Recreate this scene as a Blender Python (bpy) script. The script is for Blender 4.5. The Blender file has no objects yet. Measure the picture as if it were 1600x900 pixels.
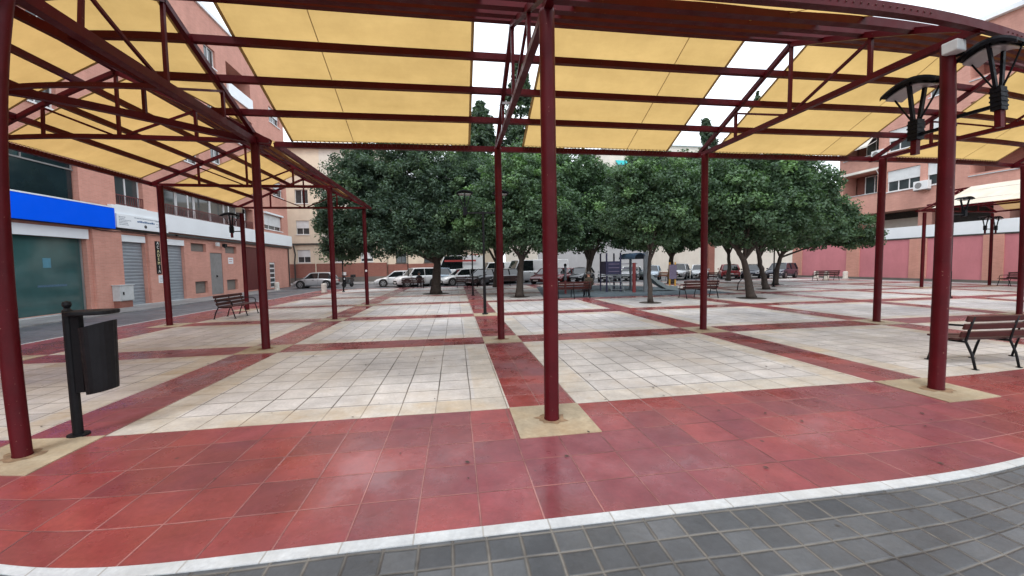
import bpy, bmesh, math, random
import numpy as np
from mathutils import Vector, Matrix
random.seed(7)
PI = math.pi
SCALE = 1.12            # survey units -> metres, applied to every root at the end
sc = bpy.context.scene
COL = sc.collection

# ------------------------------------------------------------------ materials
def srgb(r, g, b):
    f = lambda c: (c/255/12.92) if c/255 <= .04045 else ((c/255+.055)/1.055)**2.4
    return (f(r), f(g), f(b), 1)

class NT:
    def __init__(s, name):
        s.m = bpy.data.materials.new(name); s.m.use_nodes = True
        s.t = s.m.node_tree; s.t.nodes.clear()
        s.out = s.t.nodes.new('ShaderNodeOutputMaterial')
    def n(s, typ, **kw):
        x = s.t.nodes.new('ShaderNode'+typ)
        for k, v in kw.items(): setattr(x, k, v)
        return x
    def l(s, a, b): s.t.links.new(a, b)
    def inp(s, node, name, v):
        if hasattr(v, 'is_output') or isinstance(v, bpy.types.NodeSocket): s.l(v, node.inputs[name])
        else: node.inputs[name].default_value = v
    def coord(s): return s.n('TexCoord').outputs['Object']
    def noise(s, scale, detail=4, rough=.6, vec=None, stretch=None):
        x = s.n('TexNoise'); x.inputs['Scale'].default_value = scale; x.inputs['Detail'].default_value = detail
        x.inputs['Roughness'].default_value = rough
        v = vec or s.coord()
        if stretch:
            mp = s.n('Mapping'); mp.inputs['Scale'].default_value = stretch; s.l(v, mp.inputs['Vector']); v = mp.outputs[0]
        s.l(v, x.inputs['Vector']); return x.outputs['Fac']
    def ramp(s, fac, p0, p1, c0=(0,0,0,1), c1=(1,1,1,1)):
        r = s.n('ValToRGB'); e = r.color_ramp.elements
        e[0].position = p0; e[1].position = p1; e[0].color = c0; e[1].color = c1
        s.l(fac, r.inputs[0]); return r.outputs[0]
    def mix(s, fac, a, b, mode='MIX'):
        x = s.n('Mix', data_type='RGBA', blend_type=mode)
        s.inp(x, 0, fac); s.inp(x, 6, a); s.inp(x, 7, b); return x.outputs[2]
    def math(s, op, a, b=0.):
        x = s.n('Math', operation=op); s.inp(x, 0, a); s.inp(x, 1, b); return x.outputs[0]
    def bump(s, h, strength=.3, dist=.01, normal=None):
        x = s.n('Bump'); x.inputs['Strength'].default_value = strength; x.inputs['Distance'].default_value = dist
        s.l(h, x.inputs['Height'])
        if normal: s.l(normal, x.inputs['Normal'])
        return x.outputs[0]
    def principled(s, col, rough=.6, metal=0., spec=.5, normal=None, **kw):
        p = s.n('BsdfPrincipled'); s.inp(p, 'Base Color', col); s.inp(p, 'Roughness', rough); s.inp(p, 'Metallic', metal)
        s.inp(p, 'Specular IOR Level', spec)
        if normal: s.l(normal, p.inputs['Normal'])
        for k, v in kw.items(): s.inp(p, k, v)
        s.l(p.outputs[0], s.out.inputs[0]); return p

def c4(c): return tuple(c)+(1,) if len(c) == 3 else tuple(c)

def paint(name, col, rough=.45, var=.25, metal=0., scale=6., spec=.5, bump=.0):
    t = NT(name); col = c4(col)
    dark = tuple(c*(1-var) for c in col[:3])+(1,); lite = tuple(min(1, c*(1+var*.6)) for c in col[:3])+(1,)
    f = t.noise(scale, 5, .65)
    base = t.ramp(f, .3, .72, dark, lite)
    rr = t.ramp(t.noise(scale*3), .3, .7, (rough*.75,)*3+(1,), (min(1, rough*1.3),)*3+(1,))
    nb = t.bump(t.noise(scale*9), bump, .01) if bump else None
    t.principled(base, rr, metal, spec, nb); return t.m

def tiles(name, c1, c2, grout_a, grout_b, sx, sy, mortar, ox=0, oy=0, rough=(.35, .7), bump=.5, offset=0., stain=None, damp=None, specks=True, warp=.012, msm=.3, hue=None):
    t = NT(name)
    mp = t.n('Mapping'); mp.inputs['Location'].default_value = (ox, oy, 0); t.l(t.coord(), mp.inputs['Vector'])
    w = t.n('TexNoise'); w.inputs['Scale'].default_value = 1.3; t.l(mp.outputs[0], w.inputs['Vector'])
    wm = t.n('VectorMath', operation='MULTIPLY_ADD'); t.l(w.outputs['Color'], wm.inputs[0]); wm.inputs[1].default_value = (warp,)*3; t.l(mp.outputs[0], wm.inputs[2])
    b = t.n('TexBrick'); b.offset = offset; b.squash = 1
    t.l(wm.outputs[0], b.inputs['Vector'])
    b.inputs['Color1'].default_value = c4(c1); b.inputs['Color2'].default_value = c4(c2); b.inputs['Mortar'].default_value = (0, 0, 0, 1)
    b.inputs['Scale'].default_value = 1; b.inputs['Brick Width'].default_value = sx; b.inputs['Row Height'].default_value = sy
    b.inputs['Mortar Size'].default_value = mortar; b.inputs['Mortar Smooth'].default_value = msm; b.inputs['Bias'].default_value = 0
    g = t.mix(t.ramp(t.noise(.9, 5, .7), .42, .62), c4(grout_a), c4(grout_b))
    base = b.outputs['Color']
    big = t.noise(.55, 6, .65); fine = t.noise(28, 4, .7); mid = t.noise(4.5, 6, .7)
    base = t.mix(.55, base, t.ramp(mid, .25, .75, (.62, .62, .62, 1), (1.25, 1.25, 1.25, 1)), 'MULTIPLY')
    base = t.mix(.5, base, t.ramp(fine, .3, .7, (.72, .72, .72, 1), (1.2, 1.2, 1.2, 1)), 'MULTIPLY')
    if hue: base = t.mix(t.ramp(t.noise(.42, 4, .6), .42, .60), base, t.mix(1., base, c4(hue), 'MULTIPLY'))
    if stain: base = t.mix(t.ramp(t.noise(.8, 5, .7), .48, .7, (0, 0, 0, 1), (.75,)*3+(1,)), base, c4(stain))
    if damp: base = t.mix(t.ramp(big, .40, .62, (1, 1, 1, 1), (0, 0, 0, 1)), base, t.mix(1., base, c4(damp), 'MULTIPLY'))
    if specks:
        sp = t.n('TexVoronoi'); sp.inputs['Scale'].default_value = 2.6; t.l(t.coord(), sp.inputs['Vector'])
        base = t.mix(t.ramp(sp.outputs['Distance'], .03, .05, (.8,)*3+(1,), (0, 0, 0, 1)), base, (.03, .027, .025, 1))
    col = t.mix(b.outputs['Fac'], base, g)
    r = t.ramp(t.noise(.8, 6, .68), .40, .64, (rough[0],)*3+(1,), (rough[1],)*3+(1,))
    h = t.math('ADD', t.math('MULTIPLY', b.outputs['Fac'], -1.), t.math('MULTIPLY', fine, .35))
    h = t.math('ADD', h, t.math('MULTIPLY', mid, .22))
    t.principled(col, r, 0, .5, t.bump(h, bump, .006)); return t.m

def brickwall(name, c1, c2, mortar, w=.24, hgt=.065, msize=.008, axis='y', dirt=True, var=.25):
    t = NT(name)
    sp = t.n('SeparateXYZ'); t.l(t.coord(), sp.inputs[0]); cb = t.n('CombineXYZ')
    s = t.math('ADD', sp.outputs[0], sp.outputs[1]); t.l(s, cb.inputs[0]); t.l(sp.outputs[2], cb.inputs[1])
    b = t.n('TexBrick'); t.l(cb.outputs[0], b.inputs['Vector'])
    b.inputs['Color1'].default_value = c4(c1); b.inputs['Color2'].default_value = c4(c2); b.inputs['Mortar'].default_value = c4(mortar)
    b.inputs['Scale'].default_value = 1; b.inputs['Brick Width'].default_value = w; b.inputs['Row Height'].default_value = hgt
    b.inputs['Mortar Size'].default_value = msize; b.inputs['Mortar Smooth'].default_value = .2
    base = t.mix(.6, b.outputs['Color'], t.ramp(t.noise(.7, 6, .7), .25, .75, (1-var,)*3+(1,), (1+var*.6,)*3+(1,)), 'MULTIPLY')
    if dirt:
        base = t.mix(.5, base, t.ramp(t.noise(1.6, 5, .7, None, (1, 1, .12)), .3, .6, (.78, .76, .74, 1), (1, 1, 1, 1)), 'MULTIPLY')
    t.principled(base, .85, 0, .3, t.bump(t.math('MULTIPLY', b.outputs['Fac'], -1.), .3, .006)); return t.m

def plaster(name, col, var=.2, streak=.6, rough=.9):
    t = NT(name); col = c4(col)
    a = t.ramp(t.noise(.5, 6, .7), .25, .75, tuple(c*(1-var) for c in col[:3])+(1,), tuple(min(1, c*(1+var*.4)) for c in col[:3])+(1,))
    a = t.mix(streak, a, t.ramp(t.noise(1.2, 5, .75, None, (.5, .5, .12)), .3, .6, (.76, .74, .72, 1), (1, 1, 1, 1)), 'MULTIPLY')
    t.principled(a, rough, 0, .3, t.bump(t.noise(30, 4), .15, .005)); return t.m

def glassy(name, col, rough=.06, spec=.6, var=.5):
    t = NT(name); col = c4(col)
    f = t.noise(.6, 3)
    t.principled(t.ramp(f, .3, .7, tuple(c*(1-var) for c in col[:3])+(1,), col), rough, 0, spec); return t.m

def fabric(name, col, trans, tcol):
    t = NT(name)
    w = t.ramp(t.noise(.9, 6, .7), .3, .7, (.84, .83, .80, 1), (1.05, 1.05, 1.05, 1))
    w = t.mix(.5, w, t.ramp(t.noise(2.2, 5, .7, None, (.25, 1, 1)), .35, .62, (.84, .82, .78, 1), (1, 1, 1, 1)), 'MULTIPLY')
    d = t.n('BsdfDiffuse'); t.l(t.mix(1., c4(col), w, 'MULTIPLY'), d.inputs[0])
    tr = t.n('BsdfTranslucent'); t.l(t.mix(1., c4(tcol), w, 'MULTIPLY'), tr.inputs[0])
    bp = t.bump(t.noise(.9, 3), .25, .05); t.l(bp, d.inputs['Normal']); t.l(bp, tr.inputs['Normal'])
    mx = t.n('MixShader'); mx.inputs[0].default_value = trans
    t.l(d.outputs[0], mx.inputs[1]); t.l(tr.outputs[0], mx.inputs[2]); t.l(mx.outputs[0], t.out.inputs[0]); return t.m

def leafmat(name, lo, hi, young):
    t = NT(name)
    at = t.n('Attribute'); at.attribute_name = 'tint'
    sp = t.n('SeparateColor'); t.l(at.outputs['Color'], sp.inputs[0])
    c = t.mix(sp.outputs[0], c4(lo), c4(hi)); c = t.mix(sp.outputs[1], c, c4(young))
    p = t.n('BsdfPrincipled'); t.l(c, p.inputs['Base Color']); p.inputs['Roughness'].default_value = .55; p.inputs['Specular IOR Level'].default_value = .28
    tr = t.n('BsdfTranslucent'); t.l(t.mix(1., c, (1.1, 1.3, .6, 1), 'MULTIPLY'), tr.inputs[0])
    mx = t.n('MixShader'); mx.inputs[0].default_value = .3
    t.l(p.outputs[0], mx.inputs[1]); t.l(tr.outputs[0], mx.inputs[2]); t.l(mx.outputs[0], t.out.inputs[0]); return t.m

def slatted(name, col, period, axis=2, depth=.02, rough=.5, metal=.0, dark=.55):
    t = NT(name); sp = t.n('SeparateXYZ'); t.l(t.coord(), sp.inputs[0])
    f = t.math('PINGPONG', sp.outputs[axis], period/2); f = t.math('DIVIDE', f, period/2)
    col = c4(col)
    base = t.mix(.5, col, t.ramp(t.noise(2.5, 5, .7), .3, .7, (.75,)*3+(1,), (1.15,)*3+(1,)), 'MULTIPLY')
    base = t.mix(t.ramp(f, .0, .22, (1,)*3+(1,), (0,)*3+(1,)), base, tuple(c*dark for c in col[:3])+(1,))
    t.principled(base, rough, metal, .5, t.bump(f, .8, depth)); return t.m

def wood(name, col):
    t = NT(name); col = c4(col)
    f = t.noise(5, 6, .7, None, (1, 9, 9)); g = t.noise(1.7, 3)
    a = t.ramp(f, .3, .7, tuple(c*.55 for c in col[:3])+(1,), tuple(c*1.25 for c in col[:3])+(1,))
    a = t.mix(.5, a, t.ramp(g, .3, .7, (.65,)*3+(1,), (1.1,)*3+(1,)), 'MULTIPLY')
    t.principled(a, .42, 0, .5, t.bump(f, .25, .004)); return t.m

M = {}
TILE = .385
M['pale'] = tiles('pale_paving', (.61, .59, .58), (.52, .50, .485), (.075, .062, .052), (.27, .245, .22), TILE, TILE, .0085, rough=(.36, .8), stain=(.50, .45, .39), damp=(.77, .765, .775), warp=.02)
M['tan'] = tiles('tan_border_paving', (.585, .55, .50), (.50, .465, .41), (.12, .09, .07), (.36, .31, .26), TILE, TILE, .006, rough=(.35, .75), stain=(.46, .345, .21), damp=(.80, .79, .80), warp=.02)
M['red'] = tiles('red_paving', (.305, .060, .052), (.205, .050, .049), (.34, .14, .13), (.12, .036, .037), TILE, TILE, .009, ox=-.36+TILE, oy=.36-TILE, rough=(.15, .55), damp=(.80, .78, .84), bump=.5, msm=.8, hue=(.86, .95, 1.25), warp=.016)
M['pad'] = tiles('concrete_pad', (.43, .36, .25), (.41, .34, .24), (.4, .35, .27), (.4, .35, .27), 9, 9, .001, rough=(.5, .85), stain=(.30, .20, .11), damp=(.7, .7, .7))
M['paver'] = tiles('dark_block_paving', (.112, .119, .128), (.058, .063, .071), (.155, .145, .13), (.032, .031, .031), .19, .165, .016, rough=(.3, .65), bump=.9, offset=0., oy=1.58, damp=(.74, .76, .77), warp=.04, msm=1.)
M['line'] = tiles('white_line_stone', (.53, .55, .56), (.48, .505, .52), (.30, .29, .27), (.36, .35, .33), .395, 9, .005, oy=3, rough=(.4, .7), damp=(.86, .86, .86), bump=.4, stain=(.46, .45, .42))
M['asphalt'] = tiles('asphalt', (.135, .14, .15), (.12, .125, .135), (.12,)*3, (.12,)*3, 30, 30, .001, rough=(.35, .75), damp=(.7, .7, .72))
M['side'] = tiles('grey_sidewalk', (.33, .33, .325), (.29, .29, .29), (.12,)*3, (.18,)*3, .4, .4, .006, rough=(.4, .8), damp=(.7, .7, .7))
M['rubber'] = paint('playground_rubber', (.085, .115, .135), .8, .3, scale=2)
M['rustshade'] = paint('rust_and_contact_shade', (.24, .155, .09), .8, .45, scale=14)
M['earth'] = paint('tree_pit_soil', (.05, .038, .028), .95, .4, scale=9, bump=.5)
def steel(name, col):
    t = NT(name); col = c4(col)
    base = t.ramp(t.noise(2.6, 5, .65), .3, .72, tuple(c*.72 for c in col[:3])+(1,), tuple(c*1.15 for c in col[:3])+(1,))
    base = t.mix(t.ramp(t.noise(34, 3, .6), .70, .73), base, (.20, .09, .07, 1))                        # chips down to primer
    base = t.mix(t.ramp(t.noise(7, 6, .75, None, (1, 1, .25)), .66, .74, (0, 0, 0, 1), (.6, .6, .6, 1)), base, (.035, .018, .016, 1))   # grime runs
    r = t.ramp(t.noise(5, 5), .3, .7, (.30,)*3+(1,), (.58,)*3+(1,))
    t.principled(base, r, 0, .13, t.bump(t.noise(60, 3), .08, .004)); return t.m
M['redsteel'] = steel('dark_red_steel_paint', (.068, .0036, .0066))
M['fabric'] = fabric('ochre_shade_fabric', (.45, .30, .10), .72, (.60, .405, .155))
M['fabricpale'] = fabric('skybright_shade_fabric', (.88, .84, .74), .35, (.80, .50, .14))  # cream sail cloth lightened, overexposed sky light put into its colour
M['fabricwhite'] = fabric('pale_awning_fabric', (.86, .85, .80), .3, (.8, .78, .7))
M['seam'] = paint('fabric_seam_thread', (.40, .27, .09), .8, .1)
M['rope'] = paint('lacing_cord', (.09, .03, .025), .8, .3)
M['black'] = paint('black_iron', (.007, .0072, .0088), .55, .3, scale=7, spec=.2)
M['lampblack'] = paint('black_lamp_enamel', (.004, .0046, .007), .5, .25, scale=7, spec=.15)
M['opal'] = paint('opal_diffuser', (.34, .34, .34), .35, .1)
M['greybox'] = paint('pale_grey_plastic', (.52, .54, .54), .5, .12)
M['slat'] = wood('red_brown_bench_slat', (.060, .011, .009))
M['orangewood'] = wood('orange_bench_slat', (.42, .13, .035))
M['brick'] = brickwall('orange_brick', (.62, .30, .235), (.55, .26, .20), (.57, .33, .265))
M['brick2'] = brickwall('pink_brick', (.60, .31, .245), (.54, .27, .215), (.56, .33, .27))
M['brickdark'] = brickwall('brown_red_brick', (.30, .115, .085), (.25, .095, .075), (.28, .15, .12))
M['cream'] = plaster('cream_render', (.74, .63, .49), .14, .5)
M['greywall'] = plaster('grey_render', (.46, .46, .47), .15, .5)
M['creamwall'] = plaster('pale_render', (.70, .65, .57), .15, .5)
M['pinkwall'] = plaster('pink_render', (.60, .225, .25), .18, .5)
M['pinkgrey'] = plaster('mauve_render', (.40, .28, .26), .2, .5)
M['stone'] = plaster('grey_plinth', (.17, .15, .135), .3, .6)
M['white'] = paint('white_panel', (.78, .82, .84), .45, .05, scale=1)
M['whiteframe'] = paint('white_window_frame', (.74, .75, .75), .4, .06)
M['blue'] = paint('blue_sign_panel', (.001, .105, .90), .7, .04, scale=1, spec=.04)
M['glass'] = glassy('dark_window_glass', (.07, .085, .09))
M['shopglass'] = glassy('green_tinted_shop_glass', (.05, .125, .125), .08, .6, .45)
M['shopglass2'] = glassy('upper_dark_shop_glass', (.018, .035, .042), .06, .6, .5)
M['shutter'] = slatted('grey_roller_shutter', (.30, .34, .375), .15, 2, .02, .45, .3, .5)
M['blind'] = slatted('white_roller_blind', (.68, .70, .70), .06, 2, .006, .6, 0, .8)
M['greymetal'] = paint('grey_metal_door', (.23, .225, .22), .55, .2, scale=2)
M['louvre'] = slatted('brown_grey_louvre', (.20, .18, .16), .05, 2, .01, .7, 0, .5)
M['dkred'] = slatted('dark_red_metal_door', (.10, .014, .015), .18, 1, .01, .5, 0, .7)
M['rail'] = paint('dark_red_railing', (.12, .016, .018), .5, .2)
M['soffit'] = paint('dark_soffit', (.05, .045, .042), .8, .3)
M['teal'] = paint('teal_awning', (.02, .35, .36), .7, .1)
M['redcloth'] = paint('red_sign', (.40, .05, .045), .5, .1)
M['bark'] = paint('brown_bark', (.055, .042, .034), .95, .45, scale=9, bump=.9)
M['rubbertyre'] = paint('tyre_rubber', (.012, .012, .012), .8, .2)
M['alloy'] = paint('alloy_rim', (.42, .43, .44), .35, .15, metal=.7)
M['carglass'] = glassy('car_glass', (.012, .016, .018), .03, .8, .4)
M['plastic'] = paint('black_plastic', (.015, .015, .016), .6, .2)
M['lens'] = paint('clear_headlight_lens', (.62, .64, .66), .12, .1)
M['redlens'] = paint('red_tail_lens', (.35, .01, .01), .2, .1)
M['plate'] = paint('white_number_plate', (.7, .7, .68), .4, .05)
def carpaint(name, col, metal=.0):
    t = NT(name); t.principled(t.ramp(t.noise(2, 4), .3, .7, tuple(c*.85 for c in col)+(1,), tuple(col)+(1,)), .28, metal, .5, None, **{'Coat Weight': .8, 'Coat Roughness': .05}); return t.m
CP = {k: carpaint('car_paint_'+k, c, m) for k, c, m in [('white', (.72, .74, .75), 0), ('silver', (.50, .51, .52), .35), ('black', (.012, .013, .016), 0), ('navy', (.012, .018, .04), 0),
     ('grey', (.09, .095, .105), .3), ('maroon', (.14, .012, .018), 0), ('red', (.30, .02, .025), 0), ('paleblue', (.33, .42, .50), .2)]}
M['purple'] = paint('violet_play_panel', (.03, .03, .075), .5, .2)  # violet dulled and darkened, shade on the tower put into the colour
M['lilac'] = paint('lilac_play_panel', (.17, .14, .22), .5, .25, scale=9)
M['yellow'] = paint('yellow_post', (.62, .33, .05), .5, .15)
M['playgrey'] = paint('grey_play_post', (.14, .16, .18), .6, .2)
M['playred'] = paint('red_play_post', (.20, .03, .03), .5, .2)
M['playblue'] = paint('blue_play_roof', (.045, .08, .13), .5, .2)  # roof blue greyed, carries the same painted shade
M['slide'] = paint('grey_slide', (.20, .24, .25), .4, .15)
M['bollard'] = paint('white_concrete', (.60, .56, .50), .8, .2, scale=8, bump=.3)
M['skin'] = paint('skin', (.42, .22, .15), .6, .08)
M['darkcloth'] = paint('dark_jacket_cloth', (.018, .018, .022), .9, .3)
M['browncloth'] = paint('brown_jacket_cloth', (.055, .042, .028), .9, .3)
M['jeans'] = paint('dark_trouser_cloth', (.02, .025, .04), .9, .3)
M['hair'] = paint('dark_hair', (.012, .010, .009), .6, .3)
M['greyhair'] = paint('greying_hair', (.06, .058, .055), .6, .3)
M['letter'] = paint('cream_letters', (.72, .66, .36), .5, .08)
M['letterwhite'] = paint('white_letters', (.74, .74, .70), .5, .05)
M['print'] = paint('grey_print', (.30, .34, .38), .6, .1)
M['printblue'] = paint('blue_print', (.08, .16, .30), .6, .2)
M['paper'] = paint('white_paper', (.74, .75, .76), .7, .05)
M['decalblue'] = paint('light_blue_decal', (.085, .24, .32), .4, .2); M['decalfaint'] = paint('faint_decal', (.06, .13, .20), .3, .4, scale=14)
M['leaf'] = leafmat('broad_leaf', (.048, .086, .056), (.105, .178, .102), (.185, .32, .14))
M['leafpine'] = leafmat('pine_needle', (.045, .078, .058), (.088, .142, .098), (.14, .22, .12))
M['leafconifer'] = leafmat('cypress_leaf', (.05, .085, .06), (.09, .135, .09), (.11, .16, .095))

# ------------------------------------------------------------------ mesh building
def root_o(p):
    while p is not None and '_o' not in p: p = p.parent
    return Vector(p['_o']) if p is not None else Vector((0, 0, 0))
class MB:
    def __init__(s): s.v = []; s.f = []; s.mi = []; s.mats = []
    def _m(s, mat):
        if mat is None: return 0
        if mat not in s.mats: s.mats.append(mat)
        return s.mats.index(mat)
    def add(s, vs, fs, mat=None):
        o = len(s.v); s.v += [tuple(x) for x in vs]; k = s._m(mat)
        for f in fs: s.f.append(tuple(i+o for i in f)); s.mi.append(k)
        return s
    def box(s, x0, x1, y0, y1, z0, z1, mat=None):
        vs = [(x0,y0,z0),(x1,y0,z0),(x1,y1,z0),(x0,y1,z0),(x0,y0,z1),(x1,y0,z1),(x1,y1,z1),(x0,y1,z1)]
        return s.add(vs, [(0,3,2,1),(4,5,6,7),(0,1,5,4),(1,2,6,5),(2,3,7,6),(3,0,4,7)], mat)
    def quad(s, a, b, c, d, mat=None): return s.add([a, b, c, d], [(0,1,2,3)], mat)
    def bar(s, p, q, w, h=None, up=(0,0,1), mat=None):
        p, q = Vector(p), Vector(q); h = h or w; d = (q-p).normalized(); u = Vector(up)
        if abs(d.dot(u)) > .98: u = Vector((1,0,0))
        r = d.cross(u).normalized()*w/2; t = r.cross(d).normalized()*h/2
        vs = [e+a*r+b*t for e in (p, q) for a, b in ((-1,-1),(1,-1),(1,1),(-1,1))]
        return s.add(vs, [(3,2,1,0),(4,5,6,7),(0,1,5,4),(1,2,6,5),(2,3,7,6),(3,0,4,7)], mat)
    def tube(s, pts, rad, n=10, mat=None, caps=True):
        pts = [Vector(p) for p in pts]; R = rad if isinstance(rad, (list, tuple)) else [rad]*len(pts)
        vs = []; fs = []; ref = None
        for i, p in enumerate(pts):
            d = (pts[min(i+1, len(pts)-1)]-pts[max(i-1, 0)]).normalized()
            if ref is None: ref = Vector((0,0,1)) if abs(d.z) < .9 else Vector((1,0,0))
            a = d.cross(ref).normalized(); b = a.cross(d).normalized(); ref = b
            if abs(d.dot(ref)) > .95: ref = a
            for k in range(n):
                t = 2*PI*k/n; vs.append(p+(a*math.cos(t)+b*math.sin(t))*R[i])
        for i in range(len(pts)-1):
            for k in range(n):
                k2 = (k+1) % n; fs.append((i*n+k, i*n+k2, (i+1)*n+k2, (i+1)*n+k))
        if caps: fs += [tuple(range(n))[::-1], tuple(range((len(pts)-1)*n, len(pts)*n))]
        return s.add(vs, fs, mat)
    def lathe(s, prof, n=16, cx=0, cy=0, mat=None, axis='z', cz=0):
        vs = []; fs = []
        for r, z in prof:
            for k in range(n):
                t = 2*PI*k/n; x, y = r*math.cos(t), r*math.sin(t)
                vs.append((cx+x, cy+y, cz+z) if axis == 'z' else (cx+x, cy+z, cz+y))
        m = len(prof)
        for i in range(m-1):
            for k in range(n):
                k2 = (k+1) % n; f = (i*n+k, i*n+k2, (i+1)*n+k2, (i+1)*n+k); fs.append(f if axis == 'z' else f[::-1])
        fs += [tuple(range(n))[::-1], tuple(range((m-1)*n, m*n))]
        return s.add(vs, fs, mat)
    def prism(s, poly, ext, mat=None):       # poly: list of 3D points (planar), ext: vector
        e = Vector(ext); n = len(poly); vs = [Vector(p) for p in poly]+[Vector(p)+e for p in poly]
        return s.add(vs, [tuple(range(n))[::-1], tuple(range(n, 2*n))]+[(i, (i+1) % n, n+(i+1) % n, n+i) for i in range(n)], mat)
    def build(s, name, mat=None, parent=None, world=False, smooth=False, bevel=0, fix=True, **kw):
        me = bpy.data.meshes.new(name)
        vs = s.v
        if world and parent is not None:
            o = root_o(parent); vs = [Vector(v)-o for v in vs]
        me.from_pydata([tuple(v) for v in vs], [], s.f)
        for m_ in (s.mats or [mat]): me.materials.append(m_)
        if s.mats:
            if mat is not None and None in s.mats: pass
            me.polygons.foreach_set('material_index', s.mi)
        if fix:
            bm = bmesh.new(); bm.from_mesh(me); bmesh.ops.recalc_face_normals(bm, faces=bm.faces); bm.to_mesh(me); bm.free()
        if smooth: me.polygons.foreach_set('use_smooth', [True]*len(me.polygons))
        me.update()
        return link(name, me, parent, bevel, **kw)

def link(name, me, parent=None, bevel=0, label=None, cat=None, group=None, kind=None, loc=None, rotz=0):
    o = bpy.data.objects.new(name, me); COL.objects.link(o)
    if parent is not None: o.parent = parent
    if loc is not None: o.location = loc
    if rotz: o.rotation_euler = (0, 0, rotz)
    if bevel and me is not None:
        b = o.modifiers.new('bevel', 'BEVEL'); b.width = bevel; b.segments = 2; b.limit_method = 'ANGLE'; b.angle_limit = .7
    tag(o, label, cat, group, kind); 
    return o
def tag(o, label=None, cat=None, group=None, kind=None):
    for k, v in (('label', label), ('category', cat), ('group', group), ('kind', kind)):
        if v: o[k] = v
    return o
def thing(name, label, cat, loc=(0,0,0), rotz=0, group=None):
    o = link(name, None, None, 0, label, cat, group, None, loc, rotz); o['_o'] = loc; o.empty_display_size = .2; return o
def struct(name, mb, mat=None, **kw): return mb.build(name, mat, kind='structure', **kw)
def dup(root, label, loc=None, rotz=None, group=None):
    def cp(o, par):
        c = o.copy(); COL.objects.link(c)
        if par is not None: c.parent = par
        for ch in [x for x in bpy.data.objects if x.parent == o]: cp(ch, c)
        return c
    kids = {}
    for x in bpy.data.objects:
        if x.parent: kids.setdefault(x.parent.name, []).append(x)
    def cp(o, par):
        c = o.copy(); COL.objects.link(c); c.parent = par
        for ch in kids.get(o.name, []): cp(ch, c)
        return c
    r = cp(root, None)
    if loc is not None: r.location = loc
    if rotz is not None: r.rotation_euler = (0, 0, rotz)
    r['label'] = label
    if group: r['group'] = group
    return r

def text_mesh(s, size, extrude=.004):
    cu = bpy.data.curves.new('txt', 'FONT'); cu.body = s; cu.size = size; cu.extrude = extrude; cu.align_x = 'CENTER'; cu.align_y = 'CENTER'
    o = bpy.data.objects.new('txt', cu); COL.objects.link(o)
    dg = bpy.context.evaluated_depsgraph_get(); me = bpy.data.meshes.new_from_object(o.evaluated_get(dg))
    bpy.data.objects.remove(o); bpy.data.curves.remove(cu); return me
def text_into(mb, s, size, origin, X, Y, Z, mat=None, extrude=.004):
    me = text_mesh(s, size, extrude); X, Y, Z, o = Vector(X), Vector(Y), Vector(Z), Vector(origin)
    mb.add([o+X*v.co.x+Y*v.co.y+Z*v.co.z for v in me.vertices], [tuple(p.vertices) for p in me.polygons], mat); bpy.data.meshes.remove(me)

# ------------------------------------------------------------------ ground
U = [-9.0, -4.62, 0, 4.65, 9.3, 13.95, 18.6, 23.25, 27.9]
V = [0, 4.3, 8.5, 12.9, 17.2, 21.5, 25.6]
HW = .37
struct('ground', MB().box(-300, 300, -300, 300, -.5, -.02), M['asphalt'])
# plaza: pale fields with a tan border of one tile, red bands between
pl = MB(); rd = MB()
us = U; vs_ = V
def fld(x0, x1, y0, y1):
    b = .36
    if x1-x0 < 3*b or y1-y0 < 3*b: pl.quad((x0,y0,0),(x1,y0,0),(x1,y1,0),(x0,y1,0), M['pale']); return
    X = [x0, x0+b, x1-b, x1]; Y = [y0, y0+b, y1-b, y1]
    for i in range(3):
        for j in range(3):
            pl.quad((X[i],Y[j],0),(X[i+1],Y[j],0),(X[i+1],Y[j+1],0),(X[i],Y[j+1],0), M['pale'] if i == 1 and j == 1 else M['tan'])
XE, YE = 29.2, 26.0
for i in range(len(us)):
    x0 = us[i]+HW; x1 = us[i+1]-HW if i+1 < len(us) else XE
    for j in range(len(vs_)-1):
        fld(x0, x1, vs_[j]+HW, vs_[j+1]-HW)
R = lambda x0, x1, y0, y1: rd.quad((x0,y0,0),(x1,y0,0),(x1,y1,0),(x0,y1,0), M['red'])
R(-10.40, XE, -1.49, HW)                       # front band
R(-10.40, U[0]+HW, HW, YE)                     # left band
for i in range(1, len(us)):
    for j in range(len(vs_)-1): R(us[i]-HW, us[i]+HW, vs_[j]+HW, vs_[j+1]-HW)
for j in range(1, len(vs_)): R(U[0]+HW, XE, vs_[j]-HW, min(vs_[j]+HW, YE))
struct('plaza_paving', pl, fix=False)
struct('red_paving', rd, fix=False)
wl = MB(); wl.box(-10.48, XE, -1.575, -1.49, -.05, .002); wl.box(-10.48, -10.40, -1.49, 24.5, -.05, .002)
struct('white_line', wl, M['line'])
struct('front_road', MB().quad((-60,-40,-.004),(60,-40,-.004),(60,-1.575,-.004),(-60,-1.575,-.004)), M['paver'], fix=False)
struct('side_road', MB().quad((-13.4,-1.58,-.003),(-10.5,-1.58,-.003),(-10.5,26,-.003),(-13.4,26,-.003)), M['asphalt'], fix=False)
sw = MB(); sw.box(-15.6, -13.4, -1.58, 26.5, -.1, .03)
struct('sidewalk', sw, M['side'])
bs = MB(); bs.box(-30, 40, 33.0, 40, -.1, .10); struct('far_pavement', bs, M['side'])
sp = MB(); sp.box(XE, 31, -1.5, 30, -.1, .0); struct('edge_paving', sp, M['side'])
struct('back_street', MB().quad((-40,26,-.012),(60,26,-.012),(60,33,-.012),(-40,33,-.012)), M['asphalt'], fix=False)
pd = MB()
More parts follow.
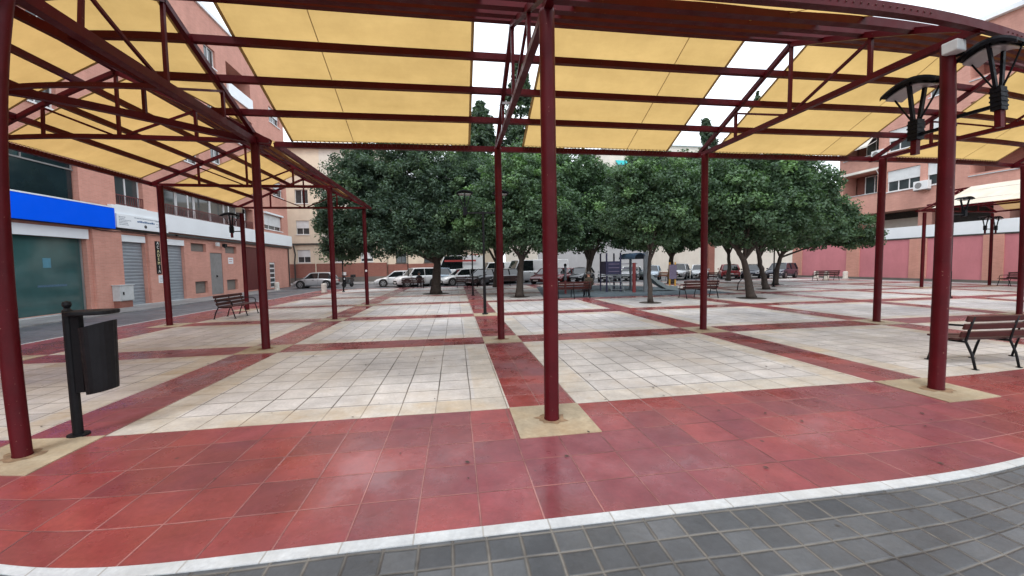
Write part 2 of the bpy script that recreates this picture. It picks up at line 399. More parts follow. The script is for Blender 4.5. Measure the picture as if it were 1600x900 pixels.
for x, y in [(u, 0) for u in U[:7]]+[(u, 4.3) for u in U[:7]]+[(U[0], 8.5), (U[1], 8.5), (U[0], 12.4), (U[1], 12.9), (0, 8.5), (U[7], 13.2), (U[8], 13.2)]:
    pd.box(x-.38, x+.38, y-.38, y+.38, -.05, .008)
struct('concrete_pads', pd, M['pad'])
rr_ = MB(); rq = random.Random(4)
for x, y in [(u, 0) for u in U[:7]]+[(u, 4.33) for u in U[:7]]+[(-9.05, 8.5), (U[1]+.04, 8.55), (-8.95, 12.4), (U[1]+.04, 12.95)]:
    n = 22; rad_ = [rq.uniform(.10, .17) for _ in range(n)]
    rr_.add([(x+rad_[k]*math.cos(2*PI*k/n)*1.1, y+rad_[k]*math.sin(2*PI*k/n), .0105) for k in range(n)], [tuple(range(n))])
struct('rust_stains_on_paving', rr_, M['rustshade'], fix=False)  # rusty rings round the column feet, their darkness doubles as painted contact shadow
pg = MB(); poly = [(4.6,22.8),(3.0,13.35),(12.5,12.7+.5),(12.5,16.8),(10.2,22.4)]
pg.add([(x,y,.006) for x,y in poly], [tuple(range(5))]); struct('playground_surface', pg, M['rubber'])

# ------------------------------------------------------------------ pergola
ZC, ZR, SL = 3.95, 5.22, .474       # eave, ridge heights and slope
def zs(dv): return ZR-SL*abs(dv)    # height at horizontal distance dv from the ridge
rm = M['redsteel']
per = thing('pergola', 'large red steel pergola with ochre shade sails along the near edge of the square', 'pergola', (0, 0, 0))
def column(par, x, y, r=.073, h=ZC):
    m = MB(); m.lathe([(r+.004, .0), (r+.004, .02), (r, .03), (r, h*.5), (r, h-.03), (r, h)], 20, x, y)
    return m.build('column', rm, par, smooth=False, bevel=0)
cols = [(u, 0) for u in U[:7]]+[(u, 4.33) for u in U[:7]]+[(-9.05, 8.5), (U[1]+.04, 8.55), (-8.95, 12.4), (U[1]+.04, 12.95)]
for x, y in cols:
    c = column(per, x, y)
    for p_ in c.data.polygons: p_.use_smooth = len(p_.vertices) == 4
    if (x, y) == (U[1]+.04, 12.95): MB().lathe([(.0, 0), (.045, 0), (.045, .004)], 12, 0, 0).build('sticker', M['paper'], c)
st = [o for o in bpy.data.objects if o.name.startswith('sticker')][0]
st.rotation_euler = (PI/2, 0, 0); st.location = (U[1]+.04+.02, 12.95-.092, 1.42)

zr = lambda d: 5.10-(5.10-ZC-.02)*abs(d)/2.49
def truss(par, P, w=.075):                   # P(s, z): s across the span, ridge at s=0, half span 2.49
    m = MB(); m.bar(P(-2.49, ZC+.02), P(2.49, ZC+.02), w, w)
    for sgn in (-1, 1): m.bar(P(sgn*2.49, ZC+.02), P(0, 5.10), .07, .075)
    t = m.build('truss', rm, par)
    for s_ in (-1.25, 0, 1.25):
        MB().bar(P(s_, ZC+.055), P(s_, zr(s_)-.03), .045).build('truss_post', rm, t)
    for a, b in ((-1.25, -.12), (1.25, .12)):
        MB().bar(P(a, zr(a)-.06), P(b, ZC+.06), .036).build('truss_brace', rm, t)
    for a, b in ((-1.25, -2.2), (1.25, 2.2)):
        pass
    return t
VR = 2.13                            # ridge line of the front wing
UR = -6.83                           # ridge line of the left wing
front_tr = [U[1]] + U[2:7]
for u in front_tr: truss(per, lambda s, z, u=u: (u, VR+s, z), .11 if u < 0 else .08)
for v in (4.3, 8.55, 12.8): truss(per, lambda s, z, v=v: (UR+s, v, z))
# purlins (under the fabric), run past the trusses
XEND, VEND = 19.1, 13.15
def purlin(a, b, w=.085, h=.10): MB().bar(a, b, w, h).build('purlin', rm, per)
for s in (.0, .56, 1.15, 1.76, 2.47):
    z = zs(s)-.05
    x0 = UR+s                        # meets the valley
    purlin((x0, VR+s, z), (XEND, VR+s, z))
    if s: purlin((UR-s, VR-s, z), (XEND, VR-s, z))
    if s:
        purlin((UR+s, VR+s, z-.004), (UR+s, VEND, z-.004)); purlin((UR-s, VR-s, z-.004), (UR-s, VEND, z-.004))
    else: purlin((UR, VR, z-.004), (UR, VEND, z-.004))
MB().bar((UR, VR, ZR-.10), (UR+2.4, VR+2.4, zs(2.4)-.10), .10, .13).build('valley_beam', rm, per)
MB().bar((UR, VR, ZR-.10), (UR-2.45, VR-2.45, zs(2.45)-.10), .09, .10).build('hip_beam', rm, per)
# diagonal truss and tie of the corner bay
ht_ = MB().bar((-9.25, -.29, ZC+.02), (-4.50, 4.46, ZC+.02), .10, .10).build('hip_truss', rm, per)
for t_ in (.27, .5, .75):
    x_, y_ = -9.25+4.75*t_, -.29+4.75*t_; MB().bar((x_, y_, ZC+.06), (x_, y_, zs(4.75*abs(t_-.5))-.16), .045).build('truss_post', rm, ht_)
MB().bar((-4.66, VR, ZC+.02), (UR+.04, VR, ZC+.02), .06, .06).build('tie_bar', rm, per)
# canopy panels
FS = .012
def sheet(poly, label=None, mat=None, seamline=None, n=16):
    m = MB(); a, b, c, d = [Vector(p) for p in poly]
    vs = []; fs = []
    for i in range(n+1):
        for j in range(n+1):
            s, t = i/n, j/n; p = (a*(1-s)+b*s)*(1-t)+(d*(1-s)+c*s)*t
            p.z += FS-.034*math.sin(PI*s)*abs(math.sin(4*PI*t))-.012*math.sin(PI*s)*math.sin(9*s+5*t)
            vs.append(p)
    for i in range(n):
        for j in range(n): k = i*(n+1)+j; fs.append((k, k+n+1, k+n+2, k+1))
    m.add(vs, fs); o = m.build('canopy_panel', mat or M['fabric'], per, smooth=True, label=label)
    if seamline is not None:
        s = seamline; p = a*(1-s)+b*s; q = d*(1-s)+c*s; dz = Vector((0,0,FS-.036*math.sin(PI*s)-.008))
        MB().bar(p+dz, q+dz, .012, .004).build('seam', M['seam'], o)
    for p, q in ((a, d), (b, c)):      # folded hems on the two free edges
        inn = (b-a).normalized()*(.02 if p is a else -.02); MB().bar(p+inn+Vector((0,0,FS-.006)), q+inn+Vector((0,0,FS-.006)), .045, .005).build('hem', M['seam'], o)
    return o
E1 = 2.455                            # fabric stops short of the eave tube, lacing bridges the gap
gaps = [(-4.07, -.55, .34), (.55, 3.9, .70), (5.03, 8.6, .77), (9.95, 13.3, .6), (14.6, 17.9, .4)]
def lacing(a, b, inward, n, name='lacing'):
    # one cord winding round the eave tube and through the eyelets of the sail
    a, b, inw = Vector(a), Vector(b), Vector(inward); m = MB(); pts = []; e = (b-a)/n
    up = Vector((0, 0, .05)); out = -inw*.5; out.z = 0
    for k in range(n):
        p = a+e*(k+.5); pts += [p+inw-e*.12, p+up, p+out, p-Vector((0, 0, .052)), p+inw+e*.12]
    m.tube(pts, .0062, 4)
    return m
for x0, x1, s in gaps:
    back = sheet([(x0, VR+E1, zs(E1)), (x1, VR+E1, zs(E1)), (x1, VR+.03, zs(.03)), (x0, VR+.03, zs(.03))], None, None, s)
    fr = sheet([(x0, VR-E1, zs(E1)), (x1, VR-E1, zs(E1)), (x1, VR-.03, zs(.03)), (x0, VR-.03, zs(.03))], None, None, s)
    n = int((x1-x0)/.085)
    z = zs(2.47)-.05
    lacing((x0, VR+2.47, z), (x1, VR+2.47, z), (0, -.10, .062), n).build('lacing', M['rope'], back)
    lacing((x0, VR-2.47, z), (x1, VR-2.47, z), (0, .10, .062), n).build('lacing', M['rope'], fr)
# corner bay: three triangular / trapezoid sheets
sheet([(UR+.05, VR+.05, zs(.05)), (-4.74, VR+.03, zs(.03)), (-4.74, VR+2.06, zs(2.06)), (-4.76, VR+2.04, zs(2.04))])
sheet([(UR-E1+.05, VR-E1, zs(E1)), (-4.74, VR-E1, zs(E1)), (-4.74, VR-.03, zs(.03)), (UR+.02, VR-.03, zs(.03))], None, None, .5)
wing = [(VR+.05, 4.15), (4.68, 8.2), (9.2, 12.4)]
sheet([(UR-E1, VR-E1+.05, zs(E1)), (UR-E1, 4.18, zs(E1)), (UR-.03, 4.1, zs(.03)), (UR-.03, VR+.02, zs(.03))])
for a, b in wing[1:]:
    o1 = sheet([(UR-E1, a, zs(E1)), (UR-E1, b, zs(E1)), (UR-.03, b, zs(.03)), (UR-.03, a, zs(.03))])
    i1 = sheet([(UR+E1, a, zs(E1)), (UR+E1, b, zs(E1)), (UR+.03, b, zs(.03)), (UR+.03, a, zs(.03))])
    z = zs(2.47)-.055; n = int((b-a)/.085)
    lacing((UR+2.47, a, z), (UR+2.47, b, z), (-.10, 0, .062), n).build('lacing', M['rope'], i1)
    lacing((UR-2.47, a, z), (UR-2.47, b, z), (.10, 0, .062), n).build('lacing', M['rope'], o1)

# second pergola, far right
per2 = thing('pergola', 'distant red steel pergola with pale sails painted sky-bright before the pink wall', 'pergola', (23.25, 13.2, 0))
def w2(m, name, mat, par=per2): return m.build(name, mat, par, world=True)
U2 = 25.55
for x in (23.25, 27.85):
    for y in (13.2, 8.9, 4.6):
        m = MB(); m.lathe([(.077, 0), (.077, .02), (.073, .03), (.073, 3.9)], 14, x, y); w2(m, 'column', rm)
for y in (13.2, 8.9, 4.6):
    m = MB(); m.bar((U2-2.6, y, 3.97), (U2+2.6, y, 3.97), .075); m.bar((U2-2.6, y, 3.97), (U2, y, 5.10), .07); m.bar((U2+2.6, y, 3.97), (U2, y, 5.10), .07)
    for xx in (-1.25, 0, 1.25): m.bar((U2+xx, y, 3.97), (U2+xx, y, 5.10-.44*abs(xx)), .045)
    w2(m, 'truss', rm)
for s in (0, .6, 1.2, 1.8, 2.5):
    for sg in ((-1, 1) if s else (1,)):
        w2(MB().bar((U2+sg*s, 4.2, 5.14-.46*s), (U2+sg*s, 13.45, 5.14-.46*s), .08), 'purlin', rm)
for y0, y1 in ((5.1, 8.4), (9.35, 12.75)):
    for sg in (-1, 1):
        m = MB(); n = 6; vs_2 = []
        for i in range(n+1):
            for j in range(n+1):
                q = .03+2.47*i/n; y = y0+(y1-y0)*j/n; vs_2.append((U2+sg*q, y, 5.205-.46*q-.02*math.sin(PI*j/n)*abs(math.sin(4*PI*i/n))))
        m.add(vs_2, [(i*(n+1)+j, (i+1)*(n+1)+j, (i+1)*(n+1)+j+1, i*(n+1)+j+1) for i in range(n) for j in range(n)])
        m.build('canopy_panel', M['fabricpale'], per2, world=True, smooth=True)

# ------------------------------------------------------------------ lanterns on pergola columns and lamp posts
def lantern_parts(par, ax, arm):     # hung at local (0,0,0): arm comes from -arm along axis
    A = Vector((1,0,0)) if ax == 'x' else Vector((0,1,0)); B = Vector((0,1,0)) if ax == 'x' else Vector((1,0,0))
    lb = M['lampblack']; Z = Vector((0,0,1))
    def P(a, b, z): return A*a+B*b+Z*z
    if arm: MB().bar(P(arm, 0, 0), P(0, 0, 0), .036, .036).build('arm', lb, par)
    m = MB(); m.box(-.055, .055, -.055, .055, -.06, .19)
    for k in range(4): m.box(-.061, .061, -.061, .061, -.02+.05*k, .0+.05*k)
    m.build('housing', lb, par)
    MB().box(-.032, .032, -.032, .032, -.24, -.06).build('stub', rm, par)
    for a, b, w_ in ((1,0,.014),(-1,0,.014),(0,1,.034),(0,-1,.034)):
        MB().bar(P(.04*a, .045*b, .18), P(.285*a, .135*b, .585 if a else .67), w_, w_*1.2).build('strut', lb, par)
    can = MB(); n = 10; vs = []; fs = []
    for j, (b, dz) in enumerate(((-.17, -.0), (-.155, .03), (.155, .03), (.17, .0))):
        for i in range(n+1):
            a = -.31+.62*i/n; vs.append(P(a, b, .57+.10*(1-(a/.31)**2)+dz))
    for j in range(3):
        for i in range(n): k = j*(n+1)+i; fs.append((k, k+1, k+n+2, k+n+1))
    nv = len(vs); vs += [v-Z*.034 for v in vs]
    fs += [tuple(nv+i for i in f)[::-1] for f in fs]
    for i in range(n): fs += [(i, i+1, nv+i+1, nv+i), (3*(n+1)+i, 3*(n+1)+i+1, nv+3*(n+1)+i+1, nv+3*(n+1)+i)]
    for j in range(3):
        for e in (0, n): k = j*(n+1)+e; fs.append((k, k+n+1, nv+k+n+1, nv+k))
    can.add(vs, fs); can.build('canopy', lb, par)
    d = MB(); vs = []; fs = []
    for i in range(n+1):
        a = -.27+.54*i/n; z = .535+.08*(1-(a/.27)**2)
        vs += [P(a, -.135, z), P(a, .135, z)]
    for i in range(n): fs.append((2*i, 2*i+1, 2*i+3, 2*i+2))
    nv = len(vs); vs += [v-Z*.012 for v in vs]; fs += [tuple(nv+i for i in f)[::-1] for f in fs]
    d.add(vs, fs); d.build('diffuser', M['opal'], par)
GL = 'black lanterns bracketed to the red columns'
lan = thing('bracket_lantern', 'black arched lantern on the near right column, on its far side over the plaza', 'lantern', (4.90, .50, 3.10), 0, GL)
lantern_parts(lan, 'y', -.42)
dup(lan, 'black arched lantern on the near right column, nearer one at the picture edge', (4.86, -.36, 3.17), PI)
dup(lan, 'left of the twin lanterns on the distant red column before the white fascia', (27.35, 13.2, 3.05), PI/2)
dup(lan, 'right of the twin lanterns on the distant red column before the white fascia', (28.15, 13.2, 3.05), -PI/2)
dup(lan, 'black lantern on the red column beside the left hand bench', (-9.33, 12.4, 3.02), PI/2)
# boxes at column tops
def cbox(label, loc, s=1.):
    o = thing('equipment_box', label, 'box', loc)
    MB().box(-.13*s, .11*s, -.14*s, .14*s, -.09*s, .12*s).build('housing', M['greybox'], o, bevel=.012)
    m = MB(); m.box(.11*s, .145*s, -.05, .05, -.12*s, .06*s); m.build('bracket', M['black'], o); return o
cbox('pale grey box fixed on top of the near right column', (4.60, -.10, 3.86), .6)
cbox('pale box on top of the red column by the left bench', (-8.93, 12.28, 3.78), .85)
# lamp posts
def lamp_post(label, loc, rotz=0, double=True):
    o = thing('lamp_post', label, 'lamp post', loc, rotz, 'black lamp posts on the square')
    m = MB(); m.lathe([(.10, 0), (.10, .03), (.05, .05), (.046, 1.0), (.036, 1.02), (.034, 3.22), (.0, 3.24)], 12); m.build('pole', M['black'], o)
    MB().bar((-.58 if double else -.05, 0, 3.19), (.58, 0, 3.19), .045).build('crossarm', M['black'], o)
    for s in ((-1, 1) if double else (1,)):
        hd = MB(); lb = M['lampblack']
        hd.box(s*.56-.06, s*.56+.06, -.06, .06, 3.12, 3.36)
        for a in (-1, 1): hd.bar((s*.56+a*.05, 0, 3.34), (s*.56+a*.20, 0, 3.78), .03)
        for b in (-1, 1): hd.bar((s*.56, b*.05, 3.34), (s*.56, b*.15, 3.78), .03)
        n = 8
        for i in range(n):
            a0 = -.25+.5*i/n; a1 = -.25+.5*(i+1)/n; z0 = 3.77+.07*(1-(a0/.25)**2); z1 = 3.77+.07*(1-(a1/.25)**2)
            hd.prism([(s*.56+a0, -.17, z0), (s*.56+a1, -.17, z1), (s*.56+a1, -.17, z1+.035), (s*.56+a0, -.17, z0+.035)], (0, .34, 0))
        l = hd.build('lamp_head', lb, o)
        MB().box(s*.56-.19, s*.56+.19, -.13, .13, 3.745, 3.765).build('diffuser', M['greymetal'], l)
    return o
lp = lamp_post('black lamp post with two arched heads on a crossbar, behind the slim middle column', (-.02, 8.55, 0))
dup(lp, 'black twin lamp post standing in the tree shade just left of the twin-headed one', (-.05, 16.4, 0))
dup(lp, 'black lamp post before the brick based building, beside the parked scooter', (-8.2, 22.7, 0), .5)
dup(lp, 'thin black lamp post in front of the dark blue cars at the right trees', (17.7, 16.6, 0), .3)
dup(lp, 'far black lamp post rising behind the pale blue car roofs by the brick base', (-4.5, 26.6, 0), .2)
lamp_post('black single arm lamp post hidden mostly by the near right column', (18.0, 8.6, 0), 0, False)

# ------------------------------------------------------------------ benches (back at local y=0, sitter faces +y)
BG = 'slatted benches on the square'
def bench(label, loc, rotz, L=1.62, mat=None):
    o = thing('bench', label, 'bench', loc, rotz, BG); mat = mat or M['slat']
    for z, y in ((.70, -.035), (.585, .0), (.47, .035)):
        MB().bar((-L/2, y, z), (L/2, y, z), .03, .085, up=(0, -.3, 1)).build('back_slat', mat, o, bevel=.006)
    for y, z in ((.12, .395), (.225, .385), (.33, .385), (.43, .395)):
        MB().bar((-L/2, y, z), (L/2, y, z), .088, .028).build('seat_slat', mat, o, bevel=.006)
    for s in (-1, 0, 1):
        x = s*(L/2-.09); m = MB()
        m.tube([(x, -.10, 0), (x, -.045, .2), (x, .04, .37), (x, .012, .5), (x, -.05, .73)], .017, 8)
        m.tube([(x, .03, .365), (x, .25, .355), (x, .42, .365), (x, .47, .2), (x, .52, 0)], .017, 8)
        m.box(x-.025, x+.025, -.13, -.07, 0, .012); m.box(x-.025, x+.025, .49, .55, 0, .012)
        m.build('leg_frame', M['black'], o, smooth=True)
        if s:
            a = MB(); a.tube([(x, -.02, .6), (x, .15, .585), (x, .36, .57), (x, .44, .53), (x, .45, .38)], .015, 8); a.build('armrest', M['black'], o, smooth=True)
    return o
b0 = bench('dark red slatted bench at the right edge, nearest the viewer', (6.84, .54, 0), -.12)
B = lambda label, x, y, r: dup(b0, label, (x, y, 0), r)
B('dark slatted bench beside the left red columns near the shuttered shops', -8.45, 10.36, -PI/2)
B('dark red bench under the big pine in front of the white van', -3.95, 24.6, .0)
B('dark bench in front of the white hatchback, right of the pine trunk', -.1, 24.2, 0)
B('weathered bench left of the second tree trunk, by the white van', 3.0, 24.3, 0)
B('red brown bench behind the thick middle column, with a person at its end', 4.35, 13.25, -.05)
B('dark red bench near the young playground tree, seen from behind', 9.4, 11.35, -.03)
B('dark red bench before the red car, behind the slim right column', 17.7, 22.6, 0)
B('dark red bench alone along the pink wall', 26.5, 21.3, -.3)
B('bench at the far right edge before the pink wall', 28.4, 12.2, -.1)
o = B('orange wooden bench beside the lilac play board', 16.7, 27.0-.6, 0)
for ch in [x for x in bpy.data.objects if x.parent == o and 'slat' in x.name]:
    ch.data = ch.data.copy(); ch.data.materials[0] = M['orangewood']

# ------------------------------------------------------------------ litter bin
bn = thing('litter_bin', 'black litter bin with a flat lid hung on a post by the near left column', 'bin', (-4.52, .44, 0))
blk = M['black']
m = MB(); m.lathe([(.085, 0), (.085, .018), (.04, .02), (.038, 1.2), (.02, 1.22), (.035, 1.25), (.03, 1.28), (0, 1.29)], 14); m.build('post', blk, bn)
m = MB(); m.box(.035, .10, -.03, .03, .42, 1.17); m.build('bracket', blk, bn)
m = MB(); n = 44; vs = []; fs = []
prof = [(.88, .42), (.90, .46), (1., 1.0), (1.02, 1.06), (.95, 1.06), (.9, .5)]
for r, z in prof:
    for k in range(n):
        t = 2*PI*k/n; ribs = 1+.015*(k % 2)
        vs.append((.225+.128*r*ribs*math.cos(t), .125*r*ribs*math.sin(t), z+(.035*math.cos(t) if z > .9 else .02*math.cos(t))))
for i in range(len(prof)-1):
    for k in range(n): k2 = (k+1) % n; fs.append((i*n+k, i*n+k2, (i+1)*n+k2, (i+1)*n+k))
fs += [tuple(range(n))[::-1], tuple(range((len(prof)-1)*n, len(prof)*n))]
m.add(vs, fs); m.build('bucket', blk, bn)
m = MB(); vs = []; 
for z in (1.155, 1.195):
    for k in range(24):
        t = 2*PI*k/24; vs.append((.185+.185*math.copysign(abs(math.cos(t))**.6, math.cos(t)), .135*math.copysign(abs(math.sin(t))**.6, math.sin(t)), z))
m.add(vs, [tuple(range(24))[::-1], tuple(range(24, 48))]+[(k, (k+1) % 24, 24+(k+1) % 24, 24+k) for k in range(24)])
m.build('lid', blk, bn, bevel=.01)
bn.rotation_euler = (0, 0, .12)

# ------------------------------------------------------------------ facades
class Facade:
    """a: along the wall, z: up, d: outwards."""
    def __init__(s, fn): s.T = fn
    def box(s, m, a0, a1, z0, z1, d0, d1, mat=None):
        P = s.T; vs = [P(a, z, d) for z in (z0, z1) for a, d in ((a0, d0), (a1, d0), (a1, d1), (a0, d1))]
        return m.add(vs, [(0,3,2,1),(4,5,6,7),(0,1,5,4),(1,2,6,5),(2,3,7,6),(3,0,4,7)], mat)
    def wall(s, m, a0, a1, z0, z1, holes, depth=.28, mat=None):
        A = sorted({a0, a1}|{x for h in holes for x in h[:2] if a0 < x < a1}); Z = sorted({z0, z1}|{x for h in holes for x in h[2:4] if z0 < x < z1})
        P = s.T
        for j in range(len(Z)-1):
            run = None
            for i in range(len(A)-1):
                ca, cz = (A[i]+A[i+1])/2, (Z[j]+Z[j+1])/2
                hole = any(h[0] < ca < h[1] and h[2] < cz < h[3] for h in holes)
                if not hole: run = run if run is not None else A[i]
                if (hole or i == len(A)-2) and run is not None:
                    e = A[i] if hole else A[i+1]
                    m.quad(P(run, Z[j], 0), P(e, Z[j], 0), P(e, Z[j+1], 0), P(run, Z[j+1], 0), mat); run = None
        for h in holes:
            b0, b1, y0, y1 = h[:4]; d = -(h[4] if len(h) > 4 else depth)
            m.quad(P(b0,y0,0),P(b0,y0,d),P(b0,y1,d),P(b0,y1,0), mat); m.quad(P(b1,y0,0),P(b1,y1,0),P(b1,y1,d),P(b1,y0,d), mat)
            m.quad(P(b0,y0,0),P(b1,y0,0),P(b1,y0,d),P(b0,y0,d), mat); m.quad(P(b0,y1,0),P(b0,y1,d),P(b1,y1,d),P(b1,y1,0), mat)
    def window(s, par, a0, a1, z0, z1, depth=.2, panes=2, blind=0., glass='glass', frame='whiteframe', sill=True, name='window'):
        f = MB(); w = .055; d0, d1 = -depth-.06, -depth
        s.box(f, a0+.003, a1-.003, z0+.003, z0+w, d0, d1); s.box(f, a0+.003, a1-.003, z1-w, z1-.003, d0, d1)
        for k in range(panes+1):
            a = a0+.003+(a1-a0-.006-w)*k/panes; s.box(f, a, a+w, z0+w, z1-w, d0, d1)
        o = f.build(name, M[frame], par, world=True)
        g = MB(); s.box(g, a0+w, a1-w, z0+w, z1-w, d0+.015, d0+.03); g.build('pane', M[glass], o, world=True)
        if blind > 0:
            b = MB(); s.box(b, a0+.01, a1-.01, z1-(z1-z0)*blind, z1-.01, d1+.005, d1+.035); b.build('blind', M['blind'], o, world=True)
        if sill:
            b = MB(); s.box(b, a0-.06, a1+.06, z0-.06, z0-.003, -depth, .06); b.build('sill', M[frame], o, world=True)
        return o
    def panel(s, par, name, a0, a1, z0, z1, d0, d1, mat, bevel=0, label=None):
        m = MB(); s.box(m, a0, a1, z0, z1, d0, d1); return m.build(name, M[mat] if isinstance(mat, str) else mat, par, world=par is not None, bevel=bevel, label=label)
    def railing(s, par, a0, a1, z0, z1, d, mat='rail', step=.11):
        m = MB(); s.box(m, a0, a1, z1-.04, z1, d-.02, d+.02); s.box(m, a0, a1, z0, z0+.03, d-.015, d+.015)
        n = max(2, int((a1-a0)/step))
        for k in range(n+1):
            a = a0+(a1-a0)*k/n; s.box(m, a-.009, a+.009, z0+.03, z1-.04, d-.009, d+.009)
        return m.build('railing', M[mat], par, world=True)

# --- left building (faces +x)
FX = -15.3
F = Facade(lambda a, z, d: (FX+d, a, z))
lb = thing('apartment_building', 'orange brick apartment block on the left with shops at street level', 'building', (FX, 15, 0))
shop = [(5.5, 13.8, .06, 3.25, .25), (15.35, 16.68, .0, 3.18, .22), (17.85, 19.25, .0, 3.18, .22), (19.8, 21.1, 2.62, 3.08), (19.97, 21.07, .26, .94), (21.4, 22.6, .1, 2.6, .08),
        (22.95, 24.2, 2.62, 3.08), (22.95, 24.15, .26, .94), (25.0, 27.0, .1, 3.15, .12), (28.7, 29.6, .1, 2.1, .1)]
first = [(5.5, 13.65, 4.28, 5.85, .25), (15.3, 16.8, 4.45, 5.78, .25), (18.0, 26.6, 4.42, 5.82, 1.1), (28.2, 31.25, 4.68, 5.85)]
ups = []
for z in (7.5, 10.4, 13.3):
    ups += [(8.0, 9.4, z, z+1.35), (11.5, 12.9, z, z+1.35), (15.4, 16.8, z, z+1.35), (19.6, 21.0, z, z+1.35), (22.1, 23.2, z+.6, z+1.7), (24.3, 27.2, z-.2, z+1.75, 1.1), (29.9, 31.7, z, z+1.2)]
wm = MB(); F.wall(wm, -14, 32.4, 0, 17.0, shop+first+ups)
T = F.T
wm.quad(T(32.4,0,0),T(32.4,0,-9),T(32.4,17,-9),T(32.4,17,0)); wm.quad(T(-14,17,0),T(32.4,17,0),T(32.4,17,-9),T(-14,17,-9)); wm.quad(T(-14,0,-9),T(-14,17,-9),T(32.4,17,-9),T(32.4,0,-9)); wm.quad(T(-14,0,0),T(-14,0,-9),T(-14,17,-9),T(-14,17,0))
wall = wm.build('wall', M['brick'], lb, world=True, fix=False)
F.panel(lb, 'cornice', -14.1, 32.5, 16.9, 17.12, -.3, .12, 'white')
# shop glazing
g = F.panel(lb, 'shop_window', 5.55, 13.78, .07, 2.86, -.24, -.2, 'shopglass')
for a in (8.3, 11.0, 13.72): F.panel(g, 'mullion', a, a+.05, .07, 2.86, -.2, -.16, 'greymetal')
F.panel(g, 'emblem_decal', 12.25, 12.55, 1.75, 2.1, -.2, -.196, 'decalblue')
dt = MB(); F.box(dt, 12.0, 13.1, 1.06, 1.13, -.2, -.197)
dt.build('faded_decal', M['decalfaint'], g, world=True)
F.panel(lb, 'shutter_box', 5.5, 13.85, 2.87, 3.245, -.1, .05, 'white')
F.panel(lb, 'threshold', 5.3, 14.0, -.02, .058, -.2, .16, 'line')
F.panel(lb, 'threshold', 15.2, 19.4, -.02, .055, -.15, .13, 'line')
g2 = F.panel(lb, 'upper_shop_window', 5.55, 13.6, 4.3, 5.84, -.24, -.2, 'shopglass2')
F.panel(g2, 'transom', 5.5, 13.65, 5.48, 5.53, -.2, -.16, 'greymetal')
for a in (7.6, 9.6, 11.6, 13.55): F.panel(g2, 'mullion', a, a+.05, 5.53, 5.83, -.2, -.165, 'greymetal')
for a0, a1 in ((15.35, 16.68), (17.85, 19.25)):
    s_ = F.panel(lb, 'roller_shutter', a0+.01, a1-.01, .06, 2.88, -.18, -.14, 'shutter'); F.panel(s_, 'shutter_box', a0+.005, a1-.005, 2.885, 3.17, -.17, .03, 'white')
F.panel(lb, 'pilaster', 13.95, 15.28, .03, 3.33, 0.002, .12, 'brick'); F.panel(lb, 'pilaster', 16.75, 17.78, .03, 3.33, .002, .09, 'brick')
for h in shop[3:5]+shop[6:8]: F.panel(lb, 'vent', h[0]+.02, h[1]-.02, h[2]+.02, h[3]-.02, -.2, -.15, 'louvre')
d_ = F.panel(lb, 'door', 21.42, 22.58, .11, 2.58, -.075, -.03, 'greymetal'); F.panel(d_, 'handle', 21.95, 22.05, 1.15, 1.25, -.03, .01, 'black')
F.panel(lb, 'garage_door', 25.02, 26.98, .11, 3.13, -.11, -.05, 'dkred')
ld = F.panel(lb, 'lattice_door', 28.72, 29.58, .11, 2.08, -.09, -.04, 'whiteframe')
for k in range(5): F.panel(ld, 'glazing', 28.8, 29.5, .2+.37*k, .47+.37*k, -.04, -.034, 'glass')
F.panel(lb, 'fascia_band', 14.86, 32.7, 3.52, 4.40, .005, .16, 'white')
F.panel(lb, 'fascia_soffit', 5.5, 32.7, 3.34, 3.45, .005, .13, 'soffit')
F.window(lb, 15.3, 16.8, 4.45, 5.78, .18, 2); F.railing(lb, 15.3, 16.8, 4.5, 4.92, -.04)
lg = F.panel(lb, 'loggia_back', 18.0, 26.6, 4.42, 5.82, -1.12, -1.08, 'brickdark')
for k in range(5):
    a = 18.05+1.42*k; F.window(lb, a, a+1.38, 4.48, 5.8, .35, 1, 0, 'glass', sill=False)
F.panel(lb, 'air_vent', 25.3, 26.5, 4.45, 5.75, -.9, -.4, 'soffit')
F.railing(lb, 18.02, 26.58, 4.43, 4.95, -.05)
for k in range(5): F.panel(lb, 'rail_post', 18.0+1.9*k, 18.05+1.9*k, 4.43, 5.8, -.1, -.06, 'whiteframe')
F.window(lb, 28.2, 31.25, 4.68, 5.85, .16, 3, .72)
F.panel(lb, 'blind_box', 28.15, 31.3, 5.86, 5.98, .005, .14, 'white')
for z in (7.5, 10.4, 13.3):
    for a0, a1 in ((8.0, 9.4), (11.5, 12.9), (15.4, 16.8), (19.6, 21.0)): F.window(lb, a0, a1, z, z+1.35, .16, 2, .3)
    F.window(lb, 22.1, 23.2, z+.6, z+1.7, .12, 2, 0)
    F.window(lb, 29.9, 31.7, z, z+1.2, .14, 2, .5)
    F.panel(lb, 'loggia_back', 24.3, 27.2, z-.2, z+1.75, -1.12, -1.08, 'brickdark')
    F.window(lb, 24.5, 26.2, z, z+1.5, .95, 2, .4, sill=False)
    F.panel(lb, 'balcony_parapet', 24.25, 27.25, z-.35, z+.45, .005, .12, 'white')
F.panel(lb, 'drain_pipe', 18.5, 18.58, 3.34, 3.42, .14, .22, 'black')
m = MB(); pts_ = [F.T(13.9+.45*k, 3.30-.035*math.sin(PI*((k*.45) % 1.8)/1.8)-.02*(k % 3 == 1), .16) for k in range(42)]; m.tube(pts_, .014, 6); m.build('cable', M['black'], lb, world=True)
m = MB(); m.tube([F.T(32.1, 0.05, .06), F.T(32.1, 3.3, .06)], .045, 8); m.build('drain_pipe', M['soffit'], lb, world=True)
